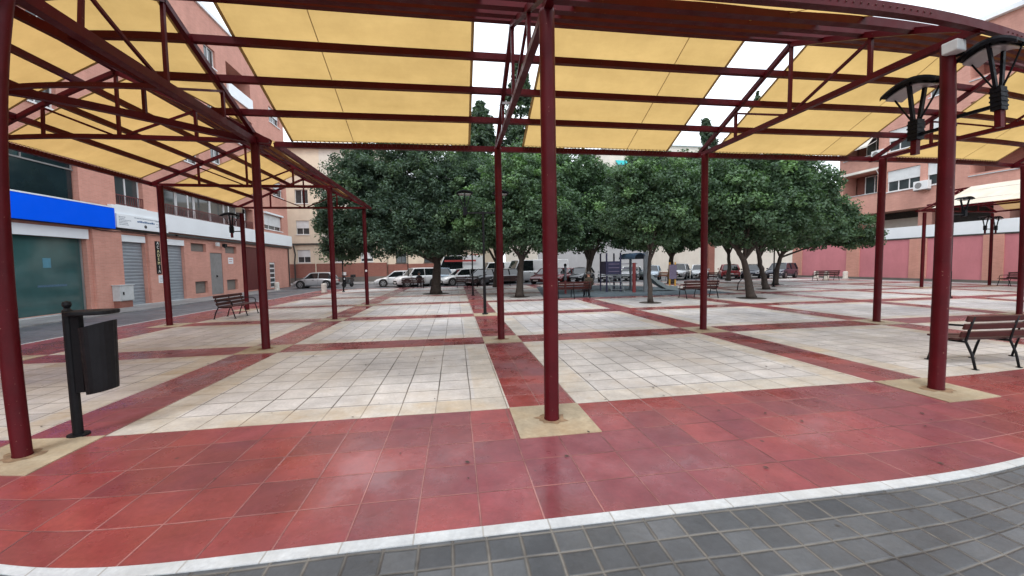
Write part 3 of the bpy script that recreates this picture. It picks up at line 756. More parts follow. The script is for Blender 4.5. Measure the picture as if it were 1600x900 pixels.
# things on the left facade
def wallthing(name, label, cat, a0, a1, z0, z1, d0, d1, mat, part='panel', bevel=.004):
    o = thing(name, label, cat, F.T((a0+a1)/2, z0, (d0+d1)/2)); p = F.panel(o, part, a0, a1, z0, z1, d0, d1, mat, bevel); return o
bl = wallthing('fascia_sign', 'plain bright blue fascia sign above the left shop window', 'sign', 4.0, 14.8, 3.36, 4.22, .165, .30, 'blue')
F.panel(bl, 'top_trim', 4.0, 14.83, 4.222, 4.27, .15, .31, 'white')
ws = wallthing('shop_sign', 'white sign panel with small grey print above the first shutter', 'sign', 14.95, 17.85, 3.44, 4.04, .165, .25, 'white')
rnd = random.Random(3)
for (A0, A1, rows) in ((15.05, 15.65, 6), (17.05, 17.75, 6)):
    pr = MB()
    for k in range(rows):
        L_ = (A1-A0)*rnd.uniform(.5, 1); z = 3.90-.065*k
        x = A0 if A0 < 16 else A1-L_
        while x < (A0 if A0 < 16 else A1-L_)+L_-.03:
            w_ = rnd.uniform(.03, .10); F.box(pr, x, x+w_, z, z+.028, .25, .254); x += w_+.02
    pr.build('fine_print', M['print'], ws, world=True)
pr = MB(); x = 15.85
while x < 17.2: w_ = rnd.uniform(.05, .14); F.box(pr, x, x+w_, 3.93, 3.965, .25, .254); x += w_+.025
pr.build('slogan_print', M['print'], ws, world=True)
pr = MB(); x = 16.0
while x < 16.95: w_ = rnd.uniform(.05, .10); h_ = rnd.choice((.06, .06, .085)); F.box(pr, x, x+w_, 3.76, 3.76+h_, .25, .254); x += w_+.02
pr.build('blue_lettering', M['printblue'], ws, world=True)
m = MB(); ce = F.T(16.45, 3.6, .25)
for r0, r1 in ((.045, .075),):
    n = 16
    for k in range(n):
        t0, t1 = 2*PI*k/n, 2*PI*(k+1)/n
        m.prism([F.T(16.45+r0*math.cos(t0), 3.6+r0*math.sin(t0), .25), F.T(16.45+r1*math.cos(t0), 3.6+r1*math.sin(t0), .25), F.T(16.45+r1*math.cos(t1), 3.6+r1*math.sin(t1), .25), F.T(16.45+r0*math.cos(t1), 3.6+r0*math.sin(t1), .25)], (.004, 0, 0))
F.box(m, 16.42, 16.5, 3.57, 3.63, .25, .254)
m.build('round_emblem', M['black'], ws, world=True)
vsn = wallthing('vertical_sign', 'narrow black vertical sign with stacked pale capital letters between the shutters', 'sign', 17.14, 17.42, 1.42, 3.0, .092, .12, 'black')
for k, ch in enumerate('ACADEMIA'):
    m = MB(); text_into(m, ch, .21, F.T(17.28, 2.90-.193*k, .122), (0,1,0), (0,0,1), (1,0,0), None, .003)
    m.build('letter', M['letter'] if 2 <= k <= 5 else M['letterwhite'], vsn, world=True)
nt = wallthing('paper_notice', 'white paper notice under the vertical letter sign', 'notice', 17.22, 17.74, .98, 1.36, .092, .1, 'paper', 'sheet', 0)
for k in range(4): F.panel(nt, 'printed_line', 17.28, 17.28+.38-.08*(k % 2), 1.05+.07*k, 1.07+.07*k, .1005, .102, 'print')
nt2 = wallthing('paper_notice', 'small white notice with red print beside the grey metal door', 'notice', 23.2, 23.75, 1.95, 2.35, .003, .012, 'paper', 'sheet', 0)
F.panel(nt2, 'printed_line', 23.28, 23.67, 2.2, 2.24, .0125, .014, 'redcloth'); F.panel(nt2, 'printed_line', 23.28, 23.6, 2.08, 2.11, .0125, .014, 'redcloth')
cb = thing('utility_cabinet', 'pale grey utility cabinet on the brick pilaster beside the first shutter', 'cabinet', F.T(14.95, .1, .3))
F.panel(cb, 'body', 14.62, 15.30, .32, .97, .122, .42, 'greybox', .01); F.panel(cb, 'roof', 14.58, 15.34, .972, 1.0, .122, .45, 'greybox', .004); F.panel(cb, 'door', 14.66, 15.26, .36, .93, .422, .435, 'greybox'); F.panel(cb, 'lock', 14.72, 14.78, .58, .70, .435, .45, 'black'); F.panel(cb, 'plinth', 14.66, 15.26, .03, .32, .122, .38, 'brickdark')
al = wallthing('alarm_siren', 'small white siren box under the fascia above the grey door', 'alarm', 21.75, 22.0, 3.0, 3.22, .14, .24, 'greybox')
al2 = wallthing('security_camera', 'dark dome camera under the fascia, right of the siren box', 'camera', 22.4, 22.65, 2.98, 3.18, .14, .3, 'black', 'housing')
m = MB(); m.lathe([(.0, -.07), (.05, -.06), (.085, -.02), (.09, .0)], 14, FX+.24, 22.52, None, 'z', 2.975); m.build('dome', M['carglass'], al2, world=True, smooth=True)

# --- cream building at the back left (faces -y)
FB = Facade(lambda a, z, d: (a, 38.0-d, z))
cb2 = thing('apartment_building', 'cream rendered block with a brick base behind the parked silver hatchback', 'building', (-12, 38, 0))
hol = []
for z0, z1 in ((2.15, 3.45), (5.0, 6.4), (8.1, 9.5), (11.0, 12.3)):
    for a in (-16.75, -13.6, -10.6): hol.append((a, a+1.25, z0, z1))
wm = MB(); FB.wall(wm, -24, -8.0, 2.03, 13.7, hol, .2); T = FB.T
wm.quad(T(-24,13.7,0),T(-8,13.7,0),T(-8,13.7,-9),T(-24,13.7,-9)); wm.quad(T(-8,0,0),T(-8,0,-9),T(-8,13.7,-9),T(-8,13.7,0)); wm.quad(T(-24,0,-9),T(-24,13.7,-9),T(-8,13.7,-9),T(-8,0,-9)); wm.quad(T(-24,0,0),T(-24,13.7,0),T(-24,13.7,-9),T(-24,0,-9))
wm.build('wall', M['cream'], cb2, world=True, fix=False)
FB.panel(cb2, 'brick_base', -24, -8.0, .62, 2.03, -.2, .05, 'brickdark'); FB.panel(cb2, 'plinth', -24, -8.0, 0, .62, -.2, .09, 'stone')
FB.panel(cb2, 'ledge', -24, -8.0, 3.95, 4.1, .003, .22, 'soffit'); FB.panel(cb2, 'cornice', -24, -7.9, 13.55, 13.85, -.2, .35, 'cream'); FB.panel(cb2, 'projecting_bay', -14.3, -8.0, 4.1, 13.5, .003, .012, 'creamwall')
for i, h in enumerate(hol): FB.window(cb2, *h[:4], .12, 2, (.55, 0, .75)[i % 3] if h[2] < 8 else .0)
m = MB(); m.tube([FB.T(-15.0, 0, .1), FB.T(-15.0, 3.9, .1)], .05, 8); m.build('drain_pipe', M['cream'], cb2, world=True)
m = MB(); m.tube([FB.T(-17.0, 0, .14), FB.T(-17.0, 2.2, .14), FB.T(-16.9, 3.0, .14), FB.T(-17.05, 3.9, .14)], .07, 8); m.build('cable_duct', M['soffit'], cb2, world=True)
# low cream row behind the pine
cb3 = thing('terraced_building', 'low cream row with dark shutters and a long brick base behind the pine', 'building', (-2, 38.2, 0))
FC = Facade(lambda a, z, d: (a, 38.3-d, z))
hol = [(a, a+1.1, 1.95, 3.2) for a in (-7.1, -4.2, -1.3)]+[(a, a+1.1, 4.9, 6.2) for a in (-7.1, -4.2, -1.3, 1.6)]
wm = MB(); FC.wall(wm, -7.98, 4.2, 1.85, 8.2, hol, .2); T = FC.T
wm.quad(T(-7.98,8.2,0),T(4.2,8.2,0),T(4.2,8.2,-8),T(-7.98,8.2,-8)); wm.quad(T(4.2,0,0),T(4.2,0,-8),T(4.2,8.2,-8),T(4.2,8.2,0)); wm.quad(T(-7.98,0,-8),T(-7.98,8.2,-8),T(4.2,8.2,-8),T(4.2,0,-8))
wm.build('wall', M['cream'], cb3, world=True, fix=False)
FC.panel(cb3, 'brick_base', -7.98, -.6, .6, 1.85, -.2, .05, 'brickdark'); FC.panel(cb3, 'painted_base', -.6, 4.2, 0, 1.85, -.2, .05, 'pinkgrey'); FC.panel(cb3, 'plinth', -7.98, -.6, 0, .6, -.2, .08, 'stone')
for h in hol: FC.window(cb3, *h[:4], .12, 2, 0, frame='soffit' if h[2] < 3 else 'whiteframe')
rs = thing('shop_sign', 'small red shop sign on the cream row behind the lamp posts', 'sign', FC.T(1.1, 2.1, .1)); FC.panel(rs, 'panel', .75, 1.5, 2.05, 2.75, .055, .12, 'redcloth'); FC.panel(rs, 'white_stripe', .8, 1.45, 2.32, 2.42, .12, .124, 'paper')
# street walls centre and right
def streetwall(name, label, a0, a1, h, mat, y, cap='line'):
    o = thing(name, label, 'wall', ((a0+a1)/2, y, 0)); m = MB(); m.box(a0, a1, y, y+.35, 0, h); m.build('panel', M[mat], o, world=True)
    m = MB(); m.box(a0, a1, y-.06, y+.41, h+.002, h+.1); m.build('coping', M[cap], o, world=True); return o
streetwall('boundary_wall', 'cream boundary wall with a vent behind the white vans', 4.25, 7.6, 4.6, 'creamwall', 36.2)
streetwall('boundary_wall', 'long pale grey boundary wall behind the playground tower', 7.65, 20.2, 4.4, 'greywall', 36.0)
streetwall('boundary_wall', 'long cream boundary wall behind the red car', 20.25, 44, 4.4, 'creamwall', 35.8)
o = thing('brick_pier', 'slim red brick pier in front of the cream boundary wall', 'pier', (27.2, 35.6, 0)); MB().box(-.35, .35, -.1, .15, 0, 4.3).build('shaft', M['brickdark'], o)
# far building above the trees with teal awnings
FF = Facade(lambda a, z, d: (a, 60.0-d, z))
fb = thing('apartment_building', 'far cream block with teal awnings above the trees', 'building', (38, 60, 0))
wm = MB(); FF.box(wm, 25.5, 44, 0, 21.8, -10, 0); wm.build('wall', M['creamwall'], fb, world=True); FF.panel(fb, 'roof_edge', 25.2, 44.3, 21.8, 22.1, -10, .3, 'white')
for a in (26.5, 32.5, 38.3):
    m = MB(); m.prism([FF.T(a, 19.1, .02), FF.T(a, 18.2, 1.1), FF.T(a, 18.05, 1.1), FF.T(a, 18.9, .02)], (4.3, 0, 0)); m.build('awning', M['teal'], fb, world=True)
    for b in (.5, 2.4): FF.window(fb, a+b, a+b+1.4, 15.9, 17.7, -.02, 2, .3)

# --- right building
FRX = 30.6
FR = Facade(lambda a, z, d: (FRX-d, a, z))
pw = thing('boundary_wall', 'pink rendered wall with brick piers and a white fascia on top', 'wall', (30.3, 16, 0))
PWF = Facade(lambda a, z, d: (30.3-d, a, z))
PWF.panel(pw, 'panel', 4.0, 27.2, 0, 2.86, -.25, 0, 'pinkwall')
PWF.panel(pw, 'panel', 4.0, 28.2, 2.862, 2.95, -.3, .05, 'soffit')
for a in (27.2, 22.2, 17.9, 14.0, 10.1, 6.2): PWF.panel(pw, 'pier', a, a+1.0, 0, 2.86, -.26, .06, 'brick')
PWF.panel(pw, 'plinth', 4.0, 28.2, .0, .16, .003, .08, 'stone')
for a0, a1 in ((4.0, 11.7), (11.73, 17.2), (17.23, 21.1), (21.13, 25.0)): PWF.panel(pw, 'fascia', a0, a1, 2.955, 3.74, -.2, -.05, 'white')
rb = thing('apartment_building', 'pink brick apartment block with balconies above the pink wall', 'building', (FRX, 16, 0))
hol = []
for z in (5.95, 8.85, 11.75):
    hol += [(21.4, 23.95, z+.6, z+2.2, 1.2), (18.7, 20.75, z+.45, z+1.95), (16.9, 18.3, z+.45, z+1.95), (11.6, 16.0, z+.7, z+2.2, 1.3), (8.6, 10.4, z+.45, z+1.95)]
wm = MB(); FR.wall(wm, 2, 24.3, 5.0, 15.6, hol); T = FR.T
wm.quad(T(24.3,5,0),T(24.3,5,-10),T(24.3,15.6,-10),T(24.3,15.6,0)); wm.quad(T(2,5,0),T(24.3,5,0),T(24.3,5,-10),T(2,5,-10)); wm.quad(T(2,15.6,0),T(24.3,15.6,0),T(24.3,15.6,-10),T(2,15.6,-10)); wm.quad(T(2,5,-10),T(24.3,5,-10),T(24.3,15.6,-10),T(2,15.6,-10)); wm.quad(T(2,5,0),T(2,5,-10),T(2,15.6,-10),T(2,15.6,0))
wm.build('wall', M['brick2'], rb, world=True, fix=False)
FR.panel(rb, 'ground_storey', 2, 24.0, 0, 4.98, -9.5, -1.6, 'soffit')  # storey set back under the overhang, its shade put into the dark colour
for a in (23.0, 18.2, 14.2, 9.5): FR.panel(rb, 'pillar', a, a+.8, 0, 4.98, -1.5, -.4, 'brick2')
FR.panel(rb, 'shop_blind', 18.95, 22.9, 2.8, 4.5, -1.58, -1.5, 'creamwall')
FR.panel(rb, 'cornice', 1.9, 24.4, 15.55, 15.85, -.3, .3, 'white')
for z in (5.95, 8.85, 11.75):
    for h in ((21.4, 23.95), (11.6, 16.0)):
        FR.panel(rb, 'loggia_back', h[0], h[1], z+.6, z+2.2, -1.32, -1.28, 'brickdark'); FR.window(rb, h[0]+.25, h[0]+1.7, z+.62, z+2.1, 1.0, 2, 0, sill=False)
        FR.panel(rb, 'parapet_coping', h[0]-.05, h[1]+.05, z+.545, z+.6, -.12, .05, 'line')
    FR.window(rb, 18.7, 20.75, z+.45, z+1.95, .1, 3, .52); FR.window(rb, 16.9, 18.3, z+.45, z+1.95, .1, 2, .55); FR.window(rb, 8.6, 10.4, z+.45, z+1.95, .1, 2, .4)
FR.panel(rb, 'penthouse', 4, 12.9, 15.85, 18.5, -8, -.8, 'brick2'); FR.window(rb, 10.2, 12.2, 16.2, 17.8, -.82, 2, 0)
def awn(label, a0, a1, zt, zb, d, fold=.1, mat='fabricwhite', name='awning'):
    o = thing(name, label, 'awning', FR.T((a0+a1)/2, zb, .1)); m = MB(); m.prism([FR.T(a0, zt, .02), FR.T(a0, zb, d), FR.T(a0, zb-fold, d), FR.T(a0, zb-fold, d-.02), FR.T(a0, zb-.03, d-.03), FR.T(a0, zt-.04, .02)], (0, a1-a0, 0)); m.build('cloth', M[mat], o, world=True)
    for a in (a0+.05, a1-.05): MB().bar(FR.T(a, zt-.7, .02), FR.T(a, zb-.05, d-.03), .03).build('support_arm', M['whiteframe'], o, world=True)
    return o
awn('pale slanted awning on the second floor balcony, near the tree tops', 21.5, 24.2, 11.1, 10.0, .9, .12)
awn('narrow white folded awning over the first floor balcony at the building corner', 21.2, 24.1, 8.42, 8.2, .35, .05)
def aircon(label, a, z):
    o = thing('air_conditioner', label, 'air conditioner', FR.T(a, z, .2)); FR.panel(o, 'casing', a-.42, a+.42, z, z+.58, .06, .38, 'whiteframe', .02)
    m = MB(); p = FR.T(a+.12, z+.29, .381); n = 18
    m.add([p]+[(p[0]-.006, p[1]+.2*math.cos(2*PI*k/n), p[2]+.2*math.sin(2*PI*k/n)) for k in range(n)], [(0, 1+k, 1+(k+1) % n) for k in range(n)]); m.build('fan_grille', M['greymetal'], o, world=True)
    FR.panel(o, 'bracket', a-.38, a-.34, z-.06, z-.002, .003, .36, 'greymetal'); FR.panel(o, 'bracket', a+.34, a+.38, z-.06, z-.002, .003, .36, 'greymetal'); return o
aircon('white air conditioner under the wide first floor window', 18.4, 6.15)
aircon('white air conditioner beside the slanted awning one floor higher', 21.2, 9.0)
FRt = FR

# ------------------------------------------------------------------ vehicles (x forward)
def car(label, loc, rotz, col, L=3.75, W=1.52, H=1.30, style='hatch', group='cars parked along the back street'):
    o = thing('parked_car' if style != 'van' else 'parked_van', label, 'car' if style != 'van' else 'van', loc, rotz, group)
    paintm = CP[col]; hl = L/2; gz = .17
    if style == 'hatch': belt, hood, xw, xwt, xrt, xr, boot = .58*H+.05, .56*H, .24*L, .08*L, -.36*L, -.46*L, .56*H
    elif style == 'suv': belt, hood, xw, xwt, xrt, xr, boot = .60*H, .60*H, .25*L, .12*L, -.40*L, -.475*L, .58*H
    elif style == 'van': belt, hood, xw, xwt, xrt, xr, boot = .52*H, .50*H, .34*L, .23*L, -.47*L, -.485*L, .52*H
    else: belt, hood, xw, xwt, xrt, xr, boot = .60*H, .58*H, .22*L, .06*L, -.24*L, -.38*L, .60*H   # saloon
    st = [(-hl, .80, gz+.1, boot*.80), (-hl+.06, .93, gz+.02, boot*.95), (xr, .985, gz, boot if style != 'saloon' else boot), (-.2*L, 1., gz, belt), (0, 1., gz, belt), (xw, .985, gz, belt*.985),
          (xw+.10*L, .96, gz, hood*.97), (hl-.22, .90, gz+.02, hood*.86), (hl-.06, .80, gz+.03, hood*.72), (hl, .70, gz+.1, hood*.60)]
    vs = []; fs = []; n = 10
    for x, w, zb, zt in st:
        h = W/2*w
        ring = [(0, zb), (h*.86, zb), (h*.97, zb+.1), (h, zb+(zt-zb)*.55), (h*.985, zt-.09), (h*.90, zt-.015), (h*.45, zt+.012)]
        full = [(y, z) for y, z in ring]+[(0, zt+.018)]+[(-y, z) for y, z in ring[:0:-1]]
        n = len(full); vs += [(x, y, z) for y, z in full]
    for i in range(len(st)-1):
        for k in range(n): k2 = (k+1) % n; fs.append((i*n+k, i*n+k2, (i+1)*n+k2, (i+1)*n+k))
    fs += [tuple(range(n)), tuple(range((len(st)-1)*n, len(st)*n))[::-1]]
    m = MB(); m.add(vs, fs)
    hb, ht = W/2*.885, W/2*.70
    if style == 'van': ht = W/2*.80
    zb_, zt_ = belt-.03, H-.045
    # roof and pillars
    R_ = 6; rv = []
    def roofpt(s, t): # s along, t across
        x = xrt+(xwt-xrt)*s; crown = .045*(1-(2*t-1)**2)+.02*(1-(2*s-1)**2)
        return (x, ht*(2*t-1), zt_+crown)
    for i in range(R_+1):
        for j in range(R_+1): rv.append(roofpt(i/R_, j/R_))
    nb = len(rv); rv += [(x, y, z-.05) for x, y, z in rv]
    rf = [(i*(R_+1)+j, i*(R_+1)+j+1, (i+1)*(R_+1)+j+1, (i+1)*(R_+1)+j) for i in range(R_) for j in range(R_)]
    per_ = [j for j in range(R_+1)]+[i*(R_+1)+R_ for i in range(1, R_+1)]+[R_*(R_+1)+j for j in range(R_-1, -1, -1)]+[i*(R_+1) for i in range(R_-1, 0, -1)]
    rf += [(per_[k], per_[(k+1) % len(per_)], nb+per_[(k+1) % len(per_)], nb+per_[k]) for k in range(len(per_))]+[tuple(nb+i for i in f)[::-1] for f in rf[:R_*R_]]
    m.add(rv, rf)
    for s in (-1, 1):
        m.bar((xw, s*hb, zb_), (xwt, s*ht, zt_-.01), .06, .07); m.bar((xr, s*hb, zb_), (xrt, s*ht, zt_-.01), .11 if style != 'van' else .09, .09)
        xm = (xwt+xrt)/2+.12
        m.bar((xm, s*(hb+.002), zb_), (xm-.02, s*(ht+.004), zt_-.01), .035, .075)
        if style == 'van':
            m.add([(xm-.05, s*(hb+.01), zb_), (xr, s*(hb+.01), zb_), (xrt, s*(ht+.01), zt_), (xm-.05, s*(ht+.01), zt_)], [(0,1,2,3)])
    body = m.build('body', paintm, o, smooth=True)
    sub = body.modifiers.new('bevel', 'BEVEL'); sub.width = .02; sub.segments = 2; sub.limit_method = 'ANGLE'; sub.angle_limit = .5
    g = MB(); hb2, ht2 = hb-.012, ht-.012
    g.add([(xw, -hb2, zb_), (xw, hb2, zb_), (xr, hb2, zb_), (xr, -hb2, zb_), (xwt, -ht2, zt_-.02), (xwt, ht2, zt_-.02), (xrt, ht2, zt_-.02), (xrt, -ht2, zt_-.02)], [(0,1,5,4),(1,2,6,5),(2,3,7,6),(3,0,4,7),(4,5,6,7)])
    g.build('windows', M['carglass'], o)
    wr = .285 if style != 'van' else .30
    for sx in (.31*L, -.30*L):
        for s in (-1, 1):
            y = s*(W/2-.085)
            a = MB(); a.lathe([(.0, -.09), (wr+.055, -.09), (wr+.055, .09), (0, .09)], 20, sx, s*(W/2-.083), None, 'y', wr+.02); a.build('wheel_arch', M['plastic'], o)
            t_ = MB(); t_.lathe([(wr*.62, -.08), (wr*.95, -.085), (wr, -.05), (wr, .05), (wr*.95, .085), (wr*.62, .08)], 22, sx, s*(W/2-.072), None, 'y', wr); wh = t_.build('wheel', M['rubbertyre'], o, smooth=False)
            r_ = MB(); yy = s*(W/2-.072)+s*.072
            for k in range(6):
                t = 2*PI*k/6; r_.bar((sx+.03*math.cos(t), yy, wr+.03*math.sin(t)), (sx+wr*.62*math.cos(t), yy, wr+wr*.62*math.sin(t)), .05, .02, up=(0,1,0))
            r_.lathe([(wr*.66, -.01), (wr*.66, .012), (wr*.58, .012), (wr*.58, -.01)], 20, sx, yy, None, 'y', wr); r_.build('rim', M['alloy'], wh)
    for s in (-1, 1):
        q = MB(); q.add([(hl-.33, s*W*.475, hood*.80), (hl-.20, s*W*.44, hood*.82), (hl-.035, s*W*.30, hood*.72), (hl-.02, s*W*.30, hood*.56), (hl-.10, s*W*.42, hood*.58), (hl-.30, s*W*.478, hood*.66)], [(0,1,2,3,4,5)])
        q2 = MB(); q2.prism([(hl-.32, s*W*.43, hood*.82), (hl-.02, s*W*.29, hood*.70), (hl-.01, s*W*.29, hood*.58), (hl-.10, s*W*.42, hood*.58), (hl-.30, s*W*.46, hood*.66)], (.015, s*.02, .0)); q2.build('headlight', M['lens'], o)
        b_ = MB(); b_.box(-hl-.012, -hl+.16, s*W*.33-.09, s*W*.33+.09, boot*.66, boot*.90) if style != 'van' else b_.box(-hl-.012, -hl+.1, s*W*.40-.06, s*W*.40+.05, .45, .85); b_.build('tail_light', M['redlens'], o, bevel=.015)
        mi = MB(); mi.box(xw-.16, xw-.06, s*(W/2+.0)-.02+(s-1)*.045, s*(W/2)+.02+(s+1)*.045, belt-.02, belt+.09); mi.build('mirror', paintm, o, bevel=.02)
        hd = MB(); hd.box(-.02, .10, s*(W/2+.004)-.012, s*(W/2+.004)+.012, belt-.16, belt-.13); hd.build('door_handle', M['plastic'], o)
        for xs_ in (xw-.116, -.10*L): ds = MB(); ds.box(xs_-.004, xs_+.004, s*(W/2)-.004, s*(W/2)+.006, .3, belt-.06); ds.build('door_seam', M['plastic'], o)
    gr = MB(); gr.box(hl-.03, hl+.008, -W*.22, W*.22, hood*.42, hood*.56); gr.box(hl-.05, hl+.006, -W*.3, W*.3, gz+.05, gz+.18); gr.build('grille', M['plastic'], o)
    pt = MB(); pt.box(hl+.004, hl+.018, -.22, .22, hood*.34, hood*.34+.10); pt.build('number_plate', M['plate'], o)
    pt = MB(); pt.box(-hl-.018, -hl-.004, -.22, .22, boot*.55, boot*.55+.10); pt.build('number_plate', M['plate'], o)
    if style != 'van':
        rw = MB(); rw.box(-hl-.008, -hl+.08, -W*.40, W*.40, gz+.04, gz+.2); rw.build('bumper', M['plastic'], o, bevel=.02)
    return o
W_ = PI
car('silver hatchback parked side-on at the far left', (-12.05, 29.2, 0), W_, 'silver', 3.2, 1.4, 1.24)
car('white hatchback parked side-on right of the scooter', (-5.55, 28.7, 0), W_+.12, 'white', 3.7, 1.5, 1.24)
car('white compact van behind the bench under the pine', (-3.95, 27.6, 0), W_+.5, 'white', 3.6, 1.5, 1.45, 'suv')
car('pale blue people carrier between the white van and the pine trunk', (-2.9, 28.9, 0), W_+.75, 'paleblue', 3.6, 1.5, 1.42, 'suv')
vn = car('tall white van with a red roof stripe behind the pine trunk', (-.9, 31.0, 0), W_+.25, 'white', 4.9, 1.8, 2.45, 'van')
m = MB(); m.box(-1.6, 1.2, .905, .93, 1.9, 2.05); m.build('red_stripe', M['redcloth'], vn)
car('white hatchback facing left, beside the pine trunk', (-.35, 28.0, 0), W_+.35, 'white', 3.7, 1.55, 1.32)
car('dark grey hatchback between the two lamp posts', (1.35, 27.3, 0), W_+.8, 'grey', 3.7, 1.5, 1.28)
car('black estate right of the lamp posts', (2.75, 28.2, 0), W_+.7, 'black', 3.8, 1.5, 1.25, 'suv')
car('white van half hidden by the slim middle column', (2.9, 31.4, 0), W_+.2, 'white', 4.4, 1.7, 1.8, 'van')
car('white van with dark windscreen left of the second tree', (5.2, 30.2, 0), W_+.35, 'white', 4.4, 1.7, 1.95, 'van')
car('maroon hatchback behind the thick middle column', (6.6, 27.4, 0), W_+.75, 'maroon', 3.7, 1.5, 1.26)
car('white delivery van behind the maroon hatchback', (7.2, 31.6, 0), W_+.3, 'white', 4.6, 1.7, 2.0, 'van')
car('red saloon just right of the thick middle column', (8.2, 28.4, 0), W_+.8, 'red', 3.8, 1.5, 1.2, 'saloon')
car('black hatchback left of the leaning trunk', (9.75, 28.6, 0), W_+.9, 'black', 3.6, 1.5, 1.24)
car('silver hatchback behind the play tower', (12.4, 28.6, 0), W_+1.0, 'silver', 3.7, 1.5, 1.26)
car('white hatchback behind the play slide', (14.7, 29.4, 0), W_+.9, 'white', 3.7, 1.5, 1.26)
car('pale blue hatchback behind the orange bench', (17.1, 30.0, 0), W_+1.0, 'paleblue', 3.7, 1.5, 1.30)
car('silver off-road car right of the lilac play board', (19.6, 29.6, 0), W_+.9, 'silver', 4.0, 1.6, 1.42, 'suv')
car('white estate behind the slim right column', (22.1, 30.2, 0), W_+1.0, 'white', 3.8, 1.5, 1.3)
car('red hatchback seen from behind with a bright rear window', (24.0, 28.6, 0), 1.0, 'red', 3.7, 1.55, 1.3)
car('navy saloon between the leaning trunks', (26.3, 28.4, 0), W_+.75, 'navy', 3.9, 1.5, 1.25, 'saloon')
car('dark blue hatchback at the end of the row by the pink wall', (27.6, 26.6, 0), W_+.5, 'navy', 3.9, 1.5, 1.35, 'suv')
# scooter
so = thing('motor_scooter', 'dark motor scooter with a white windscreen between the silver and the white hatchback', 'scooter', (-9.55, 28.9, 0), -1.9)
for x in (.52, -.50):
    t_ = MB(); t_.lathe([(.12, -.05), (.21, -.055), (.23, -.02), (.23, .02), (.21, .055), (.12, .05)], 18, x, 0, None, 'y', .23); w = t_.build('wheel', M['rubbertyre'], so)
    r_ = MB(); r_.lathe([(0, -.03), (.13, -.03), (.13, .03), (0, .03)], 14, x, 0, None, 'y', .23); r_.build('rim', M['alloy'], w)
m = MB(); m.prism([(-.75, -.14, .5), (-.7, -.14, .68), (-.1, -.14, .66), (.0, -.14, .36), (.28, -.14, .34), (.38, -.14, .85), (.48, -.14, .85), (.42, -.14, .28), (-.3, -.14, .24)], (0, .28, 0)); m.build('body', CP['black'], so, bevel=.04)
m = MB(); m.box(-.68, -.05, -.13, .13, .69, .76); m.build('seat', M['plastic'], so, bevel=.03)
m = MB(); m.tube([(.36, -.30, .98), (.40, -.1, .95), (.40, .1, .95), (.36, .30, .98)], .02, 8); m.bar((.42, 0, .8), (.38, 0, .96), .06); m.bar((.5, 0, .25), (.42, 0, .8), .05); m.build('handlebar', M['black'], so)
m = MB(); m.box(.44, .46, -.18, .18, .98, 1.22); m.build('windscreen', M['whiteframe'], so)
m = MB(); m.box(.47, .52, -.08, .08, .62, .74); m.build('headlight', M['lens'], so, bevel=.02)
m = MB(); m.box(-.88, -.6, -.16, .16, .78, 1.0); m.build('top_case', M['plastic'], so, bevel=.03)

# ------------------------------------------------------------------ trees
def leaf_mesh(clumps, per_clump, size, rs, elong=1.6, flat=.35, spread=None):
    n = len(clumps); C = np.array([c[:3] for c in clumps]); Rr = np.array([c[3] for c in clumps]); T_ = np.array([c[4:6] for c in clumps])
    idx = np.repeat(np.arange(n), per_clump); k = len(idx)
    d = rs.normal(size=(k, 3)); d /= np.linalg.norm(d, axis=1)[:, None]
    rad = rs.random(k)**.45
    pos = C[idx]+d*(rad*Rr[idx])[:, None]*np.array([1, 1, .72])
    # leaf normal: outwards plus up plus random
    nn = d*.6+np.array([0, 0, .55])+rs.normal(size=(k, 3))*.55; nn /= np.linalg.norm(nn, axis=1)[:, None]
    t = rs.normal(size=(k, 3)); t -= (t*nn).sum(1)[:, None]*nn; t /= np.linalg.norm(t, axis=1)[:, None]; b = np.cross(nn, t)
    s = size*(.6+.8*rs.random(k)); a = (t.T*s*elong/2).T; c = (b.T*s/2).T
    vs = np.stack([pos-a, pos+c-a*.1+nn*(s*.08)[:, None], pos+a, pos-c-a*.1+nn*(s*.08)[:, None]], 1).reshape(-1, 3)
    me = bpy.data.meshes.new('crown'); me.vertices.add(4*k); me.vertices.foreach_set('co', vs.astype(np.float32).ravel())
    me.loops.add(4*k); me.loops.foreach_set('vertex_index', np.arange(4*k, dtype=np.int32))
    me.polygons.add(k); me.polygons.foreach_set('loop_start', np.arange(0, 4*k, 4, dtype=np.int32))
    me.update(calc_edges=True)
    at = me.color_attributes.new('tint', 'FLOAT_COLOR', 'POINT')
    tv = np.clip(T_[idx, 0]+rs.normal(size=k)*.22, 0, 1); yv = np.clip(T_[idx, 1]+rs.normal(size=k)*.08, 0, 1)
    colr = np.zeros((k, 4), np.float32); colr[:, 0] = tv; colr[:, 1] = yv; colr[:, 3] = 1
    at.data.foreach_set('color', np.repeat(colr, 4, 0).ravel())
    return me
def crown_clumps(lobes, rs, density, cr, zmin, young=.12, inside=.25):
    out = []
    for (x, y, z, rx, ry, rz) in lobes:
        n = int(density*(rx*ry+ry*rz+rx*rz)*4/3); yl = rs.random()
        for _ in range(n):
            d = rs.normal(size=3); d /= np.linalg.norm(d)
            q = (.80+.26*rs.random()) if rs.random() > inside else rs.random()**.5*.8
            p = np.array([x, y, z])+d*np.array([rx, ry, rz])*q
            lo = zmin+rs.normal()*.10
            if p[2] < lo: p[2] = lo+rs.random()*.35
            yg = 0.
            if rs.random() < young*(1.5 if d[2] > -.1 else .2): yg = .35+.6*rs.random()
            out.append((p[0], p[1], p[2], cr*(.65+.7*rs.random()), rs.random(), yg))
    return out
